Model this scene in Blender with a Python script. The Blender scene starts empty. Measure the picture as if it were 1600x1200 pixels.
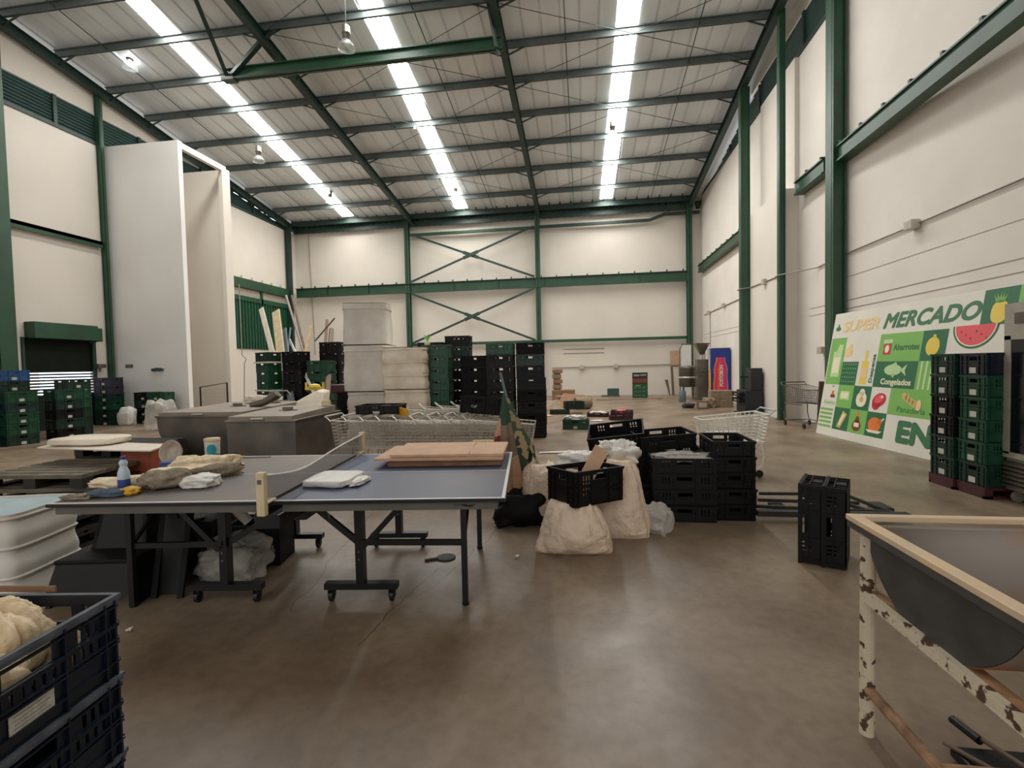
import bpy, math, random
from mathutils import Vector, Matrix, noise
random.seed(7)
S = bpy.context.scene
COL = S.collection
PI = math.pi

# ------------------------------------------------------------------ camera
FPX, YAW, PIT, ROL, CAMH = 773.67, .144829, -.0375985, -.0212446, 1.525
_F = Vector((-math.sin(YAW)*math.cos(PIT), math.cos(YAW)*math.cos(PIT), math.sin(PIT)))
_r = Vector((math.cos(YAW), math.sin(YAW), 0)); _u = _r.cross(_F)
_R = _r*math.cos(ROL)+_u*math.sin(ROL); _U = -_r*math.sin(ROL)+_u*math.cos(ROL)
cam = bpy.data.objects.new('camera', bpy.data.cameras.new('camera')); COL.objects.link(cam)
cam.data.sensor_width = 36; cam.data.lens = FPX/1600*36; cam.data.clip_end = 200; cam.data.clip_start = .05
m3 = Matrix((_R, _U, -_F)).transposed()
cam.matrix_world = Matrix.Translation((0, 0, CAMH)) @ m3.to_4x4()
S.camera = cam
CP = Vector((0, 0, CAMH))
def ray(x, y): return _F+_R*((x-800)/FPX)-_U*((y-600)/FPX)
def at(x, y, z=0.):
    d = ray(x, y); return CP+d*((z-CAMH)/d.z)
def atY(x, y, Y):
    d = ray(x, y); return CP+d*(Y/d.y)
def atX(x, y, X):
    d = ray(x, y); return CP+d*(X/d.x)
# ------------------------------------------------------------------ world, light, exposure
S.view_settings.view_transform = 'Standard'; S.view_settings.look = 'None'
S.view_settings.gamma = 1; S.view_settings.use_curve_mapping = False
S.view_settings.exposure = 0.08
W = bpy.data.worlds.new('world'); S.world = W; W.use_nodes = True
W.node_tree.nodes['Background'].inputs[0].default_value = (.95, .93, .90, 1)
W.node_tree.nodes['Background'].inputs[1].default_value = 1.1
SKY_EMIT = 27.0
def area(name, loc, rot, sx, sy, power, col):
    l = bpy.data.lights.new(name, 'AREA'); l.shape = 'RECTANGLE'; l.size = sx; l.size_y = sy; l.energy = power; l.color = col
    o = bpy.data.objects.new(name, l); COL.objects.link(o); o.location = loc; o.rotation_euler = rot
    return o

# ------------------------------------------------------------------ materials
def lin(c):
    return tuple(((v/255)/12.92 if v/255 <= .04045 else ((v/255+.055)/1.055)**2.4) for v in c)+(1.,)
def mat(name, c, rough=.6, metal=0., var=.12, scale=6., bump=0., c2=None, bscale=None, spec=None, alpha=None, stretch=None):
    m = bpy.data.materials.new(name); m.use_nodes = True; nt = m.node_tree; N = nt.nodes; L = nt.links
    b = N['Principled BSDF']; b.inputs['Roughness'].default_value = rough; b.inputs['Metallic'].default_value = metal
    if spec is not None: b.inputs['Specular IOR Level'].default_value = spec
    tc = N.new('ShaderNodeTexCoord'); mp = N.new('ShaderNodeMapping'); L.new(tc.outputs['Object'], mp.inputs[0])
    if stretch: mp.inputs['Scale'].default_value = stretch
    n = N.new('ShaderNodeTexNoise'); n.inputs['Scale'].default_value = scale; n.inputs['Detail'].default_value = 5
    L.new(mp.outputs[0], n.inputs[0])
    r = N.new('ShaderNodeValToRGB'); L.new(n.outputs['Fac'], r.inputs[0])
    a = lin(c); e = lin(c2) if c2 else tuple(v*(1-var*2) for v in a[:3])+(1,)
    r.color_ramp.elements[0].position = .32; r.color_ramp.elements[1].position = .68
    r.color_ramp.elements[0].color = e; r.color_ramp.elements[1].color = tuple(min(1, v*(1+var*.3)) for v in a[:3])+(1,)
    L.new(r.outputs[0], b.inputs['Base Color'])
    if bump:
        n2 = N.new('ShaderNodeTexNoise'); n2.inputs['Scale'].default_value = bscale or scale*3; n2.inputs['Detail'].default_value = 4
        L.new(mp.outputs[0], n2.inputs[0])
        bp = N.new('ShaderNodeBump'); bp.inputs['Strength'].default_value = bump; bp.inputs['Distance'].default_value = .02
        L.new(n2.outputs['Fac'], bp.inputs['Height']); L.new(bp.outputs[0], b.inputs['Normal'])
    if alpha is not None:
        b.inputs['Alpha'].default_value = alpha
    return m
def emat(name, c, s):
    m = bpy.data.materials.new(name); m.use_nodes = True; N = m.node_tree.nodes; L = m.node_tree.links
    b = N['Principled BSDF']; b.inputs['Base Color'].default_value = tuple(c)+(1,)
    b.inputs['Emission Color'].default_value = tuple(c)+(1,); b.inputs['Emission Strength'].default_value = s
    return m
def rampmat(name, stops, axis='Z', rough=.7, bump=0., scale=8, dist=.1):
    """own colour bands along one axis of the object, edges broken by noise"""
    m = bpy.data.materials.new(name); m.use_nodes = True; N = m.node_tree.nodes; L = m.node_tree.links
    b = N['Principled BSDF']; b.inputs['Roughness'].default_value = rough
    tc = N.new('ShaderNodeTexCoord'); n = N.new('ShaderNodeTexNoise'); n.inputs['Scale'].default_value = scale; L.new(tc.outputs['Object'], n.inputs[0])
    sp = N.new('ShaderNodeSeparateXYZ'); L.new(tc.outputs['Object'], sp.inputs[0])
    ma = N.new('ShaderNodeMath'); ma.operation = 'MULTIPLY_ADD'; L.new(n.outputs['Fac'], ma.inputs[0]); ma.inputs[1].default_value = dist; hz = N.new('ShaderNodeMath'); hz.operation = 'MULTIPLY'; hz.inputs[1].default_value = .5; L.new(sp.outputs[axis], hz.inputs[0]); L.new(hz.outputs[0], ma.inputs[2])
    r = N.new('ShaderNodeValToRGB'); r.color_ramp.interpolation = 'CONSTANT'; L.new(ma.outputs[0], r.inputs[0])
    while len(r.color_ramp.elements) < len(stops): r.color_ramp.elements.new(.5)
    for e, (p, c) in zip(r.color_ramp.elements, stops): e.position = p; e.color = lin(c)
    L.new(r.outputs[0], b.inputs['Base Color'])
    return m
M = {}
M['wall'] = mat('wall_paint', (222, 214, 202), .75, 0, .03, .7, .05, bscale=14)
M['wallc'] = mat('wall_paint_cool', (236, 233, 228), .75, 0, .03, .7, .04, bscale=14)
M['wallr'] = mat('wall_paint_block', (232, 225, 215), .7, 0, .04, .9, .08, bscale=9)
M['green'] = mat('green_steel_paint', (40, 78, 54), .42, 0, .15, 1.6)
M['greend'] = mat('dark_green_steel_paint', (38, 62, 54), .45, 0, .15, 1.6)
M['purlin'] = mat('grey_green_primer', (96, 104, 102), .5, 0, .15, 2.)
M['louver'] = mat('louver_green_grey', (52, 82, 78), .5, 0, .1, 3)
M['roof'] = mat('roof_sheet', (234, 238, 240), .36, .12, .07, 1.2, .05, bscale=3, stretch=(1, .15, 1))
M['shutter'] = mat('shutter_dark', (40, 45, 38), .9, 0, .1, 3, spec=.08)
for i_, k_ in enumerate((1.0, 1.15, 1.25)): M['sky%d' % i_] = emat('translucent_skylight', (1., .985, .955), SKY_EMIT*k_)
M['gap'] = emat('daylight_gap', (.80, .86, 1.), 2.2)
M['lampon'] = emat('lit_lamp', (.95, .98, 1.), 30)
M['black'] = mat('black_plastic', (13, 13, 14), .5, 0, .2, 5, spec=.3)
M['blackd'] = mat('black_plastic_dull', (11, 11, 12), .65, 0, .2, 5, spec=.25)
M['gcrate'] = mat('green_plastic', (20, 74, 50), .42, 0, .2, 4)
M['gcrated'] = mat('dark_green_plastic', (14, 50, 37), .45, 0, .2, 4)
M['gcrateb'] = mat('teal_green_plastic', (20, 52, 52), .45, 0, .2, 4)
M['navy'] = mat('navy_plastic', (16, 27, 44), .34, 0, .25, 4)
M['navyrim'] = mat('navy_plastic_worn_rim', (92, 98, 110), .5, 0, .2, 18)
M['bcrate'] = mat('blue_plastic', (34, 86, 140), .42, 0, .15, 4)
M['maroon'] = mat('maroon_plastic', (72, 28, 32), .5, 0, .15, 4)
M['purple'] = mat('dark_purple_plastic', (44, 38, 52), .5, 0, .15, 4)
M['sticker'] = mat('paper_sticker', (192, 190, 178), .7, 0, .12, 60)
M['stickl'] = mat('sticker_print', (150, 148, 142), .7, 0, .1, 60)
M['steel'] = mat('stainless_steel', (120, 114, 104), .34, .75, .12, 2.5, .02)
M['steeld'] = mat('stainless_dull', (112, 106, 98), .42, .55, .2, 2.5, .03)
M['lid'] = mat('dusty_steel_lid', (148, 136, 122), .6, .2, .1, 3)
M['chrome'] = mat('chrome_wire', (206, 202, 192), .3, .4, .1, 8)
M['wire'] = mat('dull_zinc_wire', (200, 192, 178), .45, .3, .1, 8)
M['wirew'] = mat('pale_coated_wire', (240, 234, 222), .5, .1, .1, 8)
M['bluet'] = mat('blue_table_top', (38, 58, 94), .46, 0, .18, 1.1, c2=(72, 74, 84))
M['dustt'] = mat('dusty_grey_table_top', (120, 106, 94), .55, 0, .16, 1.2, c2=(94, 88, 86))
M['white'] = mat('white_paint', (214, 212, 206), .5, 0, .05, 5)
M['apron'] = mat('grey_apron', (98, 96, 88), .5, .2, .1, 6)
M['tubeb'] = mat('black_tube', (15, 15, 16), .42, .1, .15, 8)
M['redm'] = mat('red_metal', (120, 34, 32), .5, .1, .15, 8)
M['cream'] = mat('cream_plastic', (214, 196, 158), .5, 0, .1, 8)
M['net'] = mat('net_mesh', (60, 60, 60), .8, 0, .1, 20, alpha=.55)
M['card'] = mat('cardboard_flat', (206, 168, 138), .8, 0, .08, 7, .05, bscale=60)
M['cardd'] = mat('cardboard_brown', (148, 112, 84), .85, 0, .15, 7, .05, bscale=40)
M['cardb'] = mat('cardboard_dusty', (150, 130, 106), .85, 0, .18, 9)
M['plast'] = mat('white_plastic_bag', (226, 222, 214), .38, 0, .06, 12, .5, bscale=26)
M['sack'] = mat('woven_sack', (232, 208, 184), .5, 0, .07, 8, 1., bscale=20)
M['sacky'] = mat('beige_sack', (238, 214, 176), .5, 0, .06, 9, .6, bscale=26)
M['bale'] = mat('quilted_white', (236, 226, 210), .8, 0, .06, 2.5, .35, bscale=8, c2=(212, 196, 172))
M['baleg'] = mat('quilted_grey_white', (220, 216, 208), .8, 0, .06, 2, .35, bscale=8, c2=(200, 192, 180))
M['paper'] = mat('crumpled_cream_paper', (246, 232, 204), .8, 0, .06, 16, .9, bscale=30, c2=(216, 190, 150))
M['greyc'] = mat('grey_brown_cloth', (150, 136, 116), .9, 0, .2, 20, .8, bscale=34)
M['pallet'] = mat('dusty_dark_pallet', (116, 106, 90), .7, 0, .2, 5)
M['palletd'] = mat('dark_pallet', (46, 43, 38), .7, 0, .2, 5)
M['board'] = mat('white_board', (226, 216, 200), .6, 0, .05, 4)
M['orange'] = mat('orange_box', (168, 84, 58), .6, 0, .1, 5)
M['lbluem'] = mat('pale_blue_cover', (176, 196, 200), .55, 0, .08, 5, .2)
M['bottle'] = mat('pale_bottle', (190, 206, 220), .3, 0, .04, 5)
M['mutedblue'] = mat('muted_blue', (96, 112, 120), .5, 0, .1, 6)
M['blue'] = mat('blue_label', (44, 70, 138), .45, 0, .1, 8)
M['bluec'] = mat('blue_cap', (40, 66, 110), .45, 0, .1, 8)
M['bluey'] = mat('blue_grey_cloth', (86, 98, 116), .85, 0, .2, 20, .5)
M['yellow'] = mat('yellow_plastic', (220, 164, 48), .5, 0, .1, 10, .3)
M['teal'] = mat('teal_print', (40, 150, 168), .5, 0, .05, 8)
M['wicker'] = mat('hazy_plastic_bowl', (176, 162, 144), .55, 0, .12, 30)
M['brown'] = mat('brown_plastic', (74, 38, 34), .5, 0, .1, 8)
M['paddle'] = mat('paddle_rubber', (54, 48, 40), .7, 0, .1, 12)
M['ivory'] = mat('cream_rim_wood', (224, 192, 152), .5, 0, .08, 6, c2=(206, 186, 160))
M['gshell'] = mat('grey_shell', (84, 82, 80), .5, .25, .16, 4, c2=(60, 60, 60))
M['inner'] = mat('grey_inner_shell', (140, 130, 120), .42, .2, .1, 2.2, c2=(160, 108, 66))
M['inner'].node_tree.nodes['Color Ramp'].color_ramp.elements[0].position = .34; M['inner'].node_tree.nodes['Color Ramp'].color_ramp.elements[1].position = .46
M['rust'] = mat('flaked_white_rust', (206, 194, 170), .7, 0, .1, 22, .3, c2=(84, 60, 44))
M['rust'].node_tree.nodes['Color Ramp'].color_ramp.elements[0].position = .40; M['rust'].node_tree.nodes['Color Ramp'].color_ramp.elements[1].position = .44
M['rustb'] = mat('rusty_tan_pipe', (176, 138, 102), .7, 0, .15, 12, .2, c2=(110, 78, 56))
M['glassd'] = mat('dark_glass', (14, 18, 22), .12, 0, .2, 2)
M['frame'] = mat('grey_cooler_frame', (172, 166, 152), .5, .2, .1, 5)
M['signw'] = mat('sign_white', (226, 222, 208), .5, 0, .03, 2)
M['s_dg'] = mat('sign_dark_green', (34, 104, 66), .5, 0, .03, 2)
M['s_lg'] = mat('sign_light_green', (124, 182, 88), .5, 0, .03, 2)
M['s_pg'] = mat('sign_pale_green', (190, 218, 160), .5, 0, .03, 2)
M['s_tan'] = mat('sign_tan', (236, 206, 150), .5, 0, .04, 3)
M['s_txt'] = mat('sign_green_text', (58, 116, 78), .5, 0, .03, 2)
M['s_yel'] = mat('sign_yellow', (232, 204, 84), .5, 0, .03, 2)
M['s_cream'] = mat('sign_cream', (238, 230, 196), .5, 0, .03, 2)
M['s_red'] = mat('sign_red', (196, 44, 60), .5, 0, .03, 2)
M['s_pink'] = mat('sign_pink', (230, 84, 92), .5, 0, .03, 2)
M['s_brn'] = mat('sign_brown', (120, 60, 36), .5, 0, .03, 2)
M['s_org'] = mat('sign_orange', (226, 120, 48), .5, 0, .03, 2)
M['s_bread'] = mat('sign_bread', (206, 180, 110), .5, 0, .03, 2)
M['bnblue'] = mat('banner_blue', (24, 52, 134), .5, 0, .05, 2)
M['bnpink'] = mat('banner_pink', (206, 44, 96), .45, 0, .05, 2)
M['bnorg'] = mat('banner_orange', (226, 92, 40), .45, 0, .05, 2)
M['bncy'] = mat('banner_cyan', (120, 190, 220), .45, 0, .05, 2)
M['cabinet'] = mat('black_cabinet', (36, 38, 40), .55, 0, .15, 4)
M['woodp'] = mat('plank_wood', (196, 164, 122), .75, 0, .12, 8)
M['stick'] = mat('brown_stick', (112, 92, 74), .7, 0, .12, 8)
M['conduit'] = mat('grey_conduit', (150, 144, 134), .5, .3, .08, 6)
M['glassy'] = mat('hazy_lamp_glass', (196, 198, 196), .25, 0, .05, 5, alpha=.16)
M['clear'] = mat('clear_crinkled_plastic', (236, 230, 220), .14, 0, .06, 14, .9, bscale=30, alpha=.42)
M['shutg'] = mat('green_shutter', (26, 76, 52), .5, 0, .1, 4)

def floor_mat():
    m = bpy.data.materials.new('polished_concrete'); m.use_nodes = True; N = m.node_tree.nodes; L = m.node_tree.links
    b = N['Principled BSDF']; tc = N.new('ShaderNodeTexCoord')
    def nz(s, d, st=(1, 1, 1), dis=0):
        mp = N.new('ShaderNodeMapping'); mp.inputs['Scale'].default_value = st; L.new(tc.outputs['Object'], mp.inputs[0])
        n = N.new('ShaderNodeTexNoise'); n.inputs['Scale'].default_value = s; n.inputs['Detail'].default_value = d; n.inputs['Distortion'].default_value = dis
        L.new(mp.outputs[0], n.inputs[0]); return n.outputs['Fac']
    def ramp(src, p0, p1, c0, c1):
        r = N.new('ShaderNodeValToRGB'); L.new(src, r.inputs[0]); r.color_ramp.elements[0].position = p0; r.color_ramp.elements[1].position = p1
        r.color_ramp.elements[0].color = c0; r.color_ramp.elements[1].color = c1; return r.outputs[0]
    def mix(a, c, f, mode='MULTIPLY', fac=1.):
        x = N.new('ShaderNodeMixRGB'); x.blend_type = mode; x.inputs[0].default_value = fac; L.new(a, x.inputs[1]); L.new(c, x.inputs[2])
        if f is not None: L.new(f, x.inputs[0])
        return x.outputs[0]
    base = ramp(nz(.9, 8, dis=.4), .3, .7, lin((118, 100, 82)), lin((150, 132, 110)))
    st = ramp(nz(1.7, 9, (1, .7, 1), .5), .36, .60, (.74, .70, .66, 1), (1, 1, 1, 1))
    fine = ramp(nz(14, 8), .3, .6, (.84, .82, .80, 1), (1.04, 1.04, 1.04, 1))
    c = mix(mix(base, st, None), fine, None)
    sx = N.new('ShaderNodeSeparateXYZ'); L.new(tc.outputs['Object'], sx.inputs[0])
    def math_(op, a, bb, cc=None):
        k = N.new('ShaderNodeMath'); k.operation = op
        for i, v in enumerate((a, bb, cc)):
            if v is None: continue
            if isinstance(v, (int, float)): k.inputs[i].default_value = v
            else: L.new(v, k.inputs[i])
        return k.outputs[0]
    wob = nz(2.2, 8)
    for (p, q) in ((at(590, 790), at(455, 955)), (at(850, 770), at(660, 930)), (at(700, 872), at(560, 1010))):
        d = (q-p); n = Vector((-d.y, d.x)).normalized(); t = Vector((d.x, d.y)); ln = t.length; t.normalize()
        e = math_('MULTIPLY_ADD', sx.outputs['X'], n.x, -(n.x*p.x+n.y*p.y)); e = math_('MULTIPLY_ADD', sx.outputs['Y'], n.y, e)
        e = math_('ADD', e, math_('MULTIPLY_ADD', wob, .22, -.11)); e = math_('ABSOLUTE', e, 0)
        e = math_('LESS_THAN', e, .006)
        a = math_('MULTIPLY_ADD', sx.outputs['X'], t.x, -(t.x*p.x+t.y*p.y)); a = math_('MULTIPLY_ADD', sx.outputs['Y'], t.y, a)
        e = math_('MULTIPLY', e, math_('MULTIPLY', math_('GREATER_THAN', a, 0.), math_('LESS_THAN', a, ln)))
        e = math_('MULTIPLY', e, .6)
        dk = N.new('ShaderNodeRGB'); dk.outputs[0].default_value = lin((60, 50, 44)); c = mix(c, dk.outputs[0], e, 'MIX')
    L.new(c, b.inputs['Base Color'])
    rr = ramp(nz(1.6, 5), .3, .7, (.30, .30, .30, 1), (.52, .52, .52, 1)); L.new(rr, b.inputs['Roughness'])
    b.inputs['Specular IOR Level'].default_value = .5
    bp = N.new('ShaderNodeBump'); bp.inputs['Strength'].default_value = .06; bp.inputs['Distance'].default_value = .02
    L.new(nz(9, 6), bp.inputs['Height']); L.new(bp.outputs[0], b.inputs['Normal'])
    return m
M['floor'] = floor_mat()

# ------------------------------------------------------------------ mesh builder
class MB:
    def __init__(s): s.v = []; s.f = []; s.mi = []; s.T = Matrix(); s.sm = False; s.cur = 0
    def add(s, vs, fs):
        o = len(s.v); s.v += [tuple(s.T @ Vector(p)) for p in vs]; s.f += [tuple(i+o for i in f) for f in fs]; s.mi += [s.cur]*len(fs); return s
    def box(s, x0, x1, y0, y1, z0, z1):
        v = [(x, y, z) for z in (z0, z1) for y in (y0, y1) for x in (x0, x1)]
        return s.add(v, [(0, 2, 3, 1), (4, 5, 7, 6), (0, 1, 5, 4), (2, 6, 7, 3), (0, 4, 6, 2), (1, 3, 7, 5)])
    def cbox(s, c, d): return s.box(c[0]-d[0]/2, c[0]+d[0]/2, c[1]-d[1]/2, c[1]+d[1]/2, c[2]-d[2]/2, c[2]+d[2]/2)
    def tube(s, pts, r, n=8, cap=True):
        pts = [Vector(p) for p in pts]; rs = r if isinstance(r, (list, tuple)) else [r]*len(pts)
        rings = []; a = None
        for i, p in enumerate(pts):
            t = (pts[min(i+1, len(pts)-1)]-pts[max(i-1, 0)]).normalized()
            if a is None: a = t.orthogonal().normalized()
            else:
                a = (a-t*a.dot(t))
                a = a.normalized() if a.length > 1e-6 else t.orthogonal().normalized()
            b = t.cross(a)
            rings.append([p+(a*math.cos(2*PI*(k+.5)/n)+b*math.sin(2*PI*(k+.5)/n))*rs[i] for k in range(n)])
        vs = [q for g in rings for q in g]; fs = []
        for i in range(len(pts)-1):
            for k in range(n): fs.append((i*n+k, i*n+(k+1) % n, (i+1)*n+(k+1) % n, (i+1)*n+k))
        if cap: fs += [tuple(reversed(range(n))), tuple(range((len(pts)-1)*n, len(pts)*n))]
        return s.add(vs, fs)
    def bar(s, p, q, w, h, up=(0, 0, 1)):
        p = Vector(p); q = Vector(q); t = (q-p).normalized(); u = Vector(up)
        if abs(t.dot(u)) > .98: u = Vector((0, 1, 0))
        a = t.cross(u).normalized(); b = a.cross(t)
        vs = [e+a*(i*w/2)+b*(j*h/2) for e in (p, q) for j in (-1, 1) for i in (-1, 1)]
        return s.add(vs, [(0, 1, 3, 2), (4, 6, 7, 5), (0, 4, 5, 1), (2, 3, 7, 6), (0, 2, 6, 4), (1, 5, 7, 3)])
    def lathe(s, prof, n=24, c=(0, 0, 0)):
        vs = []; fs = []
        for r, z in prof:
            for k in range(n): vs.append((c[0]+r*math.cos(2*PI*k/n), c[1]+r*math.sin(2*PI*k/n), c[2]+z))
        for i in range(len(prof)-1):
            for k in range(n): fs.append((i*n+k, i*n+(k+1) % n, (i+1)*n+(k+1) % n, (i+1)*n+k))
        fs += [tuple(reversed(range(n))), tuple(range((len(prof)-1)*n, len(prof)*n))]
        return s.add(vs, fs)
    def prism(s, poly, a, ext):
        """poly: list of 3D points, extruded by vector ext"""
        n = len(poly); e = Vector(ext); P = [Vector(p) for p in poly]
        return s.add(P+[p+e for p in P], [tuple(reversed(range(n))), tuple(range(n, 2*n))]+[(i, (i+1) % n, n+(i+1) % n, n+i) for i in range(n)])
    def grid(s, fn, nu, nv, wrap=False):
        vs = [fn(i/nu, j/nv) for j in range(nv+1) for i in range(nu+(0 if wrap else 1))]; w = nu if wrap else nu+1
        fs = [(j*w+i, j*w+(i+1) % w, (j+1)*w+(i+1) % w, (j+1)*w+i) for j in range(nv) for i in range(nu)]
        return s.add(vs, fs)
    def mesh(s, name, mats, smooth=False):
        me = bpy.data.meshes.new(name); me.from_pydata(s.v, [], s.f)
        mats = mats if isinstance(mats, (list, tuple)) else [mats]
        for m in mats: me.materials.append(m)
        if len(mats) > 1: me.polygons.foreach_set('material_index', s.mi)
        if smooth: me.polygons.foreach_set('use_smooth', [True]*len(me.polygons))
        me.update(); return me
    def build(s, name, mats, parent=None, smooth=False, loc=None, rz=None):
        o = bpy.data.objects.new(name, s.mesh(name, mats, smooth)); COL.objects.link(o)
        if parent: o.parent = parent
        if loc is not None: o.location = loc
        if rz is not None: o.rotation_euler[2] = rz
        return o
def tag(o, label=None, cat=None, group=None, kind=None):
    if label: o['label'] = label
    if cat: o['category'] = cat
    if group: o['group'] = group
    if kind: o['kind'] = kind
    return o
def thing(name, label, cat, loc=(0, 0, 0), rz=0., group=None, rot=None):
    o = bpy.data.objects.new(name, None); COL.objects.link(o); o.location = loc; o.rotation_euler = rot or (0, 0, rz)
    o.empty_display_size = .1
    return tag(o, label, cat, group)
def inst(name, me, parent=None, loc=(0, 0, 0), rz=0., label=None):
    o = bpy.data.objects.new(name, me); COL.objects.link(o); o.parent = parent; o.location = loc; o.rotation_euler[2] = rz
    if label: o['label'] = label
    return o
def struct(name, mb, m, **k): return tag(mb.build(name, m, **k), kind='structure')
def bevel(o, w=.01, seg=2):
    b = o.modifiers.new('bevel', 'BEVEL'); b.width = w; b.segments = seg; b.limit_method = 'ANGLE'; return o
def text_mesh(txt, size, mapfn, m, name, parent, bold=0., fat=0., shear=0., align='CENTER', spacing=1., sx=1., wmax=None):
    cu = bpy.data.curves.new('text', 'FONT'); cu.body = txt; cu.size = size; cu.align_x = align; cu.align_y = 'CENTER'
    cu.offset = bold; cu.shear = shear; cu.space_character = spacing; cu.resolution_u = 4; cu.extrude = .002
    o = bpy.data.objects.new('text', cu); COL.objects.link(o)
    dg = bpy.context.evaluated_depsgraph_get(); me = bpy.data.meshes.new_from_object(o.evaluated_get(dg))
    bpy.data.objects.remove(o); bpy.data.curves.remove(cu)
    if wmax and len(me.vertices):
        xs = [v.co.x for v in me.vertices]; sx = wmax/(max(xs)-min(xs)) if max(xs) > min(xs) else 1
    if fat:
        V0 = [v.co.copy() for v in me.vertices]; F0 = [tuple(p.vertices) for p in me.polygons]; vs = []; fs = []
        for i_, (a_, c_) in enumerate(((0, 0), (1, 0), (-1, 0), (0, 1), (0, -1), (.7, .7), (-.7, .7), (.7, -.7), (-.7, -.7))):
            o_ = len(vs); vs += [(v.x*sx+a_*fat, v.y+c_*fat, v.z+i_*.0002) for v in V0]; fs += [tuple(k+o_ for k in f) for f in F0]
        me = bpy.data.meshes.new(name); me.from_pydata(vs, [], fs); sx = 1.
    for v in me.vertices: v.co = mapfn(v.co.x*sx, v.co.y, v.co.z)
    me.materials.clear(); me.materials.append(m); me.name = name
    r = bpy.data.objects.new(name, me); COL.objects.link(r)
    if parent: r.parent = parent
    return r
def blob_mesh(name, d, seed=0, amp=.06, fr=3., e=.6, m=None, nu=48, nv=28, pinch=None, fine=.015, ffr=14.):
    """soft bag: superellipsoid resting on z=0, dims d, folded by noise"""
    b = MB(); sd = Vector((seed*7.3, seed*3.1, seed*1.7))
    def sg(x, p): return math.copysign(abs(x)**p, x)
    def fn(u, v):
        a = 2*PI*u; t = -PI/2+PI*v
        x = sg(math.cos(t), e)*sg(math.cos(a), e); y = sg(math.cos(t), e)*sg(math.sin(a), e); z = sg(math.sin(t), e)
        p = Vector((x*d[0]/2, y*d[1]/2, z*d[2]/2)); q = Vector((x, y, z))
        k = 1+amp*noise.noise(q*fr*.6+sd)*2+fine*noise.turbulence(q*ffr*.5+sd, 3, True)*3
        p *= k
        if pinch: p = pinch(p, q)
        p.z = max(p.z, -d[2]/2*.93)+d[2]/2*.93
        return p
    b.grid(fn, nu, nv, True)
    return b.mesh(name, m, True)
def blob(name, d, loc, m, rz=0., parent=None, rot=None, **k):
    o = bpy.data.objects.new(name, blob_mesh(name, d, m=m, **k)); COL.objects.link(o); o.location = loc; o.rotation_euler = rot or (0, 0, rz)
    if parent: o.parent = parent
    return o
ORD = ['lowest', 'second', 'third', 'fourth', 'fifth', 'sixth', 'seventh', 'eighth', 'ninth', 'tenth']
def ordn(k, n):
    if n == 1: return 'single'
    if k == n-1: return 'topmost'
    return 'lowest' if k == 0 else ORD[k]+' from the floor'

# ================================================================== THE SHELL
XL, XR, YB, YF = -14.7, 5.4, 24.0, -7.0
RS = .144
def zr(y): return 8.75+RS*(24-y)          # underside of purlins
def zroof(y): return zr(y)+.22
b = MB(); b.box(XL-.3, XR+.3, YF, YB+.3, -.2, 0); struct('floor', b, M['floor'])
# roof sheet with standing ribs running down the slope
b = MB(); per = .5; x = XL-.25; prof = []
while x < XR+.3:
    prof += [(x, 0), (x+.42, 0), (x+.445, .045), (x+.475, .045)]; x += per
sk = [(-11.35, -10.5), (-5.62, -4.92), (.95, 1.5)]
vs = []
for (x, h) in prof: vs += [(x, YF, zroof(YF)+h), (x, YB+.5, zroof(YB+.5)+h)]
fs = []
for i in range(len(prof)-1):
    fs.append((2*i, 2*i+1, 2*i+3, 2*i+2))
b.add(vs, fs)
b.box(XL-.3, XR+.4, YF, YB+.5, 14.2, 14.25) if False else None
o = struct('ceiling', b, M['roof'])
sm = o.modifiers.new('thick', 'SOLIDIFY'); sm.thickness = .05; sm.offset = -1
# skylight strips
for i, (x0, k, w) in enumerate(((-10.85, -.046, .29), (-5.10, -.045, .29), (1.32, -.016, .27))):
    b = MB(); y0, y1 = 9.3, 23.35; cx = lambda y: x0+k*(y-11)
    b.add([(cx(y0)-w, y0, zroof(y0)-.008), (cx(y0)+w, y0, zroof(y0)-.008), (cx(y1)+w, y1, zroof(y1)-.008), (cx(y1)-w, y1, zroof(y1)-.008)], [(0, 3, 2, 1)])
    o = struct('window_%d' % (i+1), b, M['sky%d' % i])
# back wall
b = MB(); b.box(XL-.2, XR+.2, YB, YB+.25, 0, zroof(YB)); struct('wall_back', b, M['wall'])
# left wall, with opening for the louvre band
def yz(b, pts, x0, x1): b.prism([(x0, y, z) for y, z in pts], None, (x1-x0, 0, 0))
b = MB(); x0, x1 = XL-.25, XL
yz(b, [(YF, 0), (11.15, 0), (11.15, 8.6), (YF, 8.6)], x0, x1)
yz(b, [(11.15, 2.55), (13.05, 2.55), (13.05, 8.6), (11.15, 8.6)], x0, x1)
yz(b, [(13.05, 0), (YB, 0), (YB, 8.5), (13.05, 8.6)], x0, x1)
yz(b, [(YF, 9.45), (17.9, 9.45), (YF, zroof(YF))], x0, x1)
struct('wall_left', b, M['wall'])
# right wall
b = MB(); x0, x1 = XR, XR+.25
yz(b, [(11.55, 0), (YB, 0), (YB, 9.02), (11.55, 9.08)], x0, x1)
b.prism([(x0, 11.55, 0), (x0+.35, 6., 0), (x0+.6, 6., 0), (x0+.25, 11.6, 0)], None, (0, 0, 9.1)); b.prism([(x0, 11.55, 9.95), (x0+.35, 6., 9.95), (x0+.6, 6., 9.95), (x0+.25, 11.6, 9.95)], None, (0, 0, .75))
yz(b, [(YF, 0), (6., 0), (6., 9.1), (YF, 9.1)], x0+.35, x1+.35)
yz(b, [(YF, 9.95), (6., 9.95), (6., zroof(6.)), (YF, zroof(YF))], x0+.35, x1+.35)
yz(b, [(11.55, 9.95), (17.0, 9.95), (17, zroof(17)), (11.55, zroof(11.55))], x0, x1)
struct('wall_right', b, M['wallr'])
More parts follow.
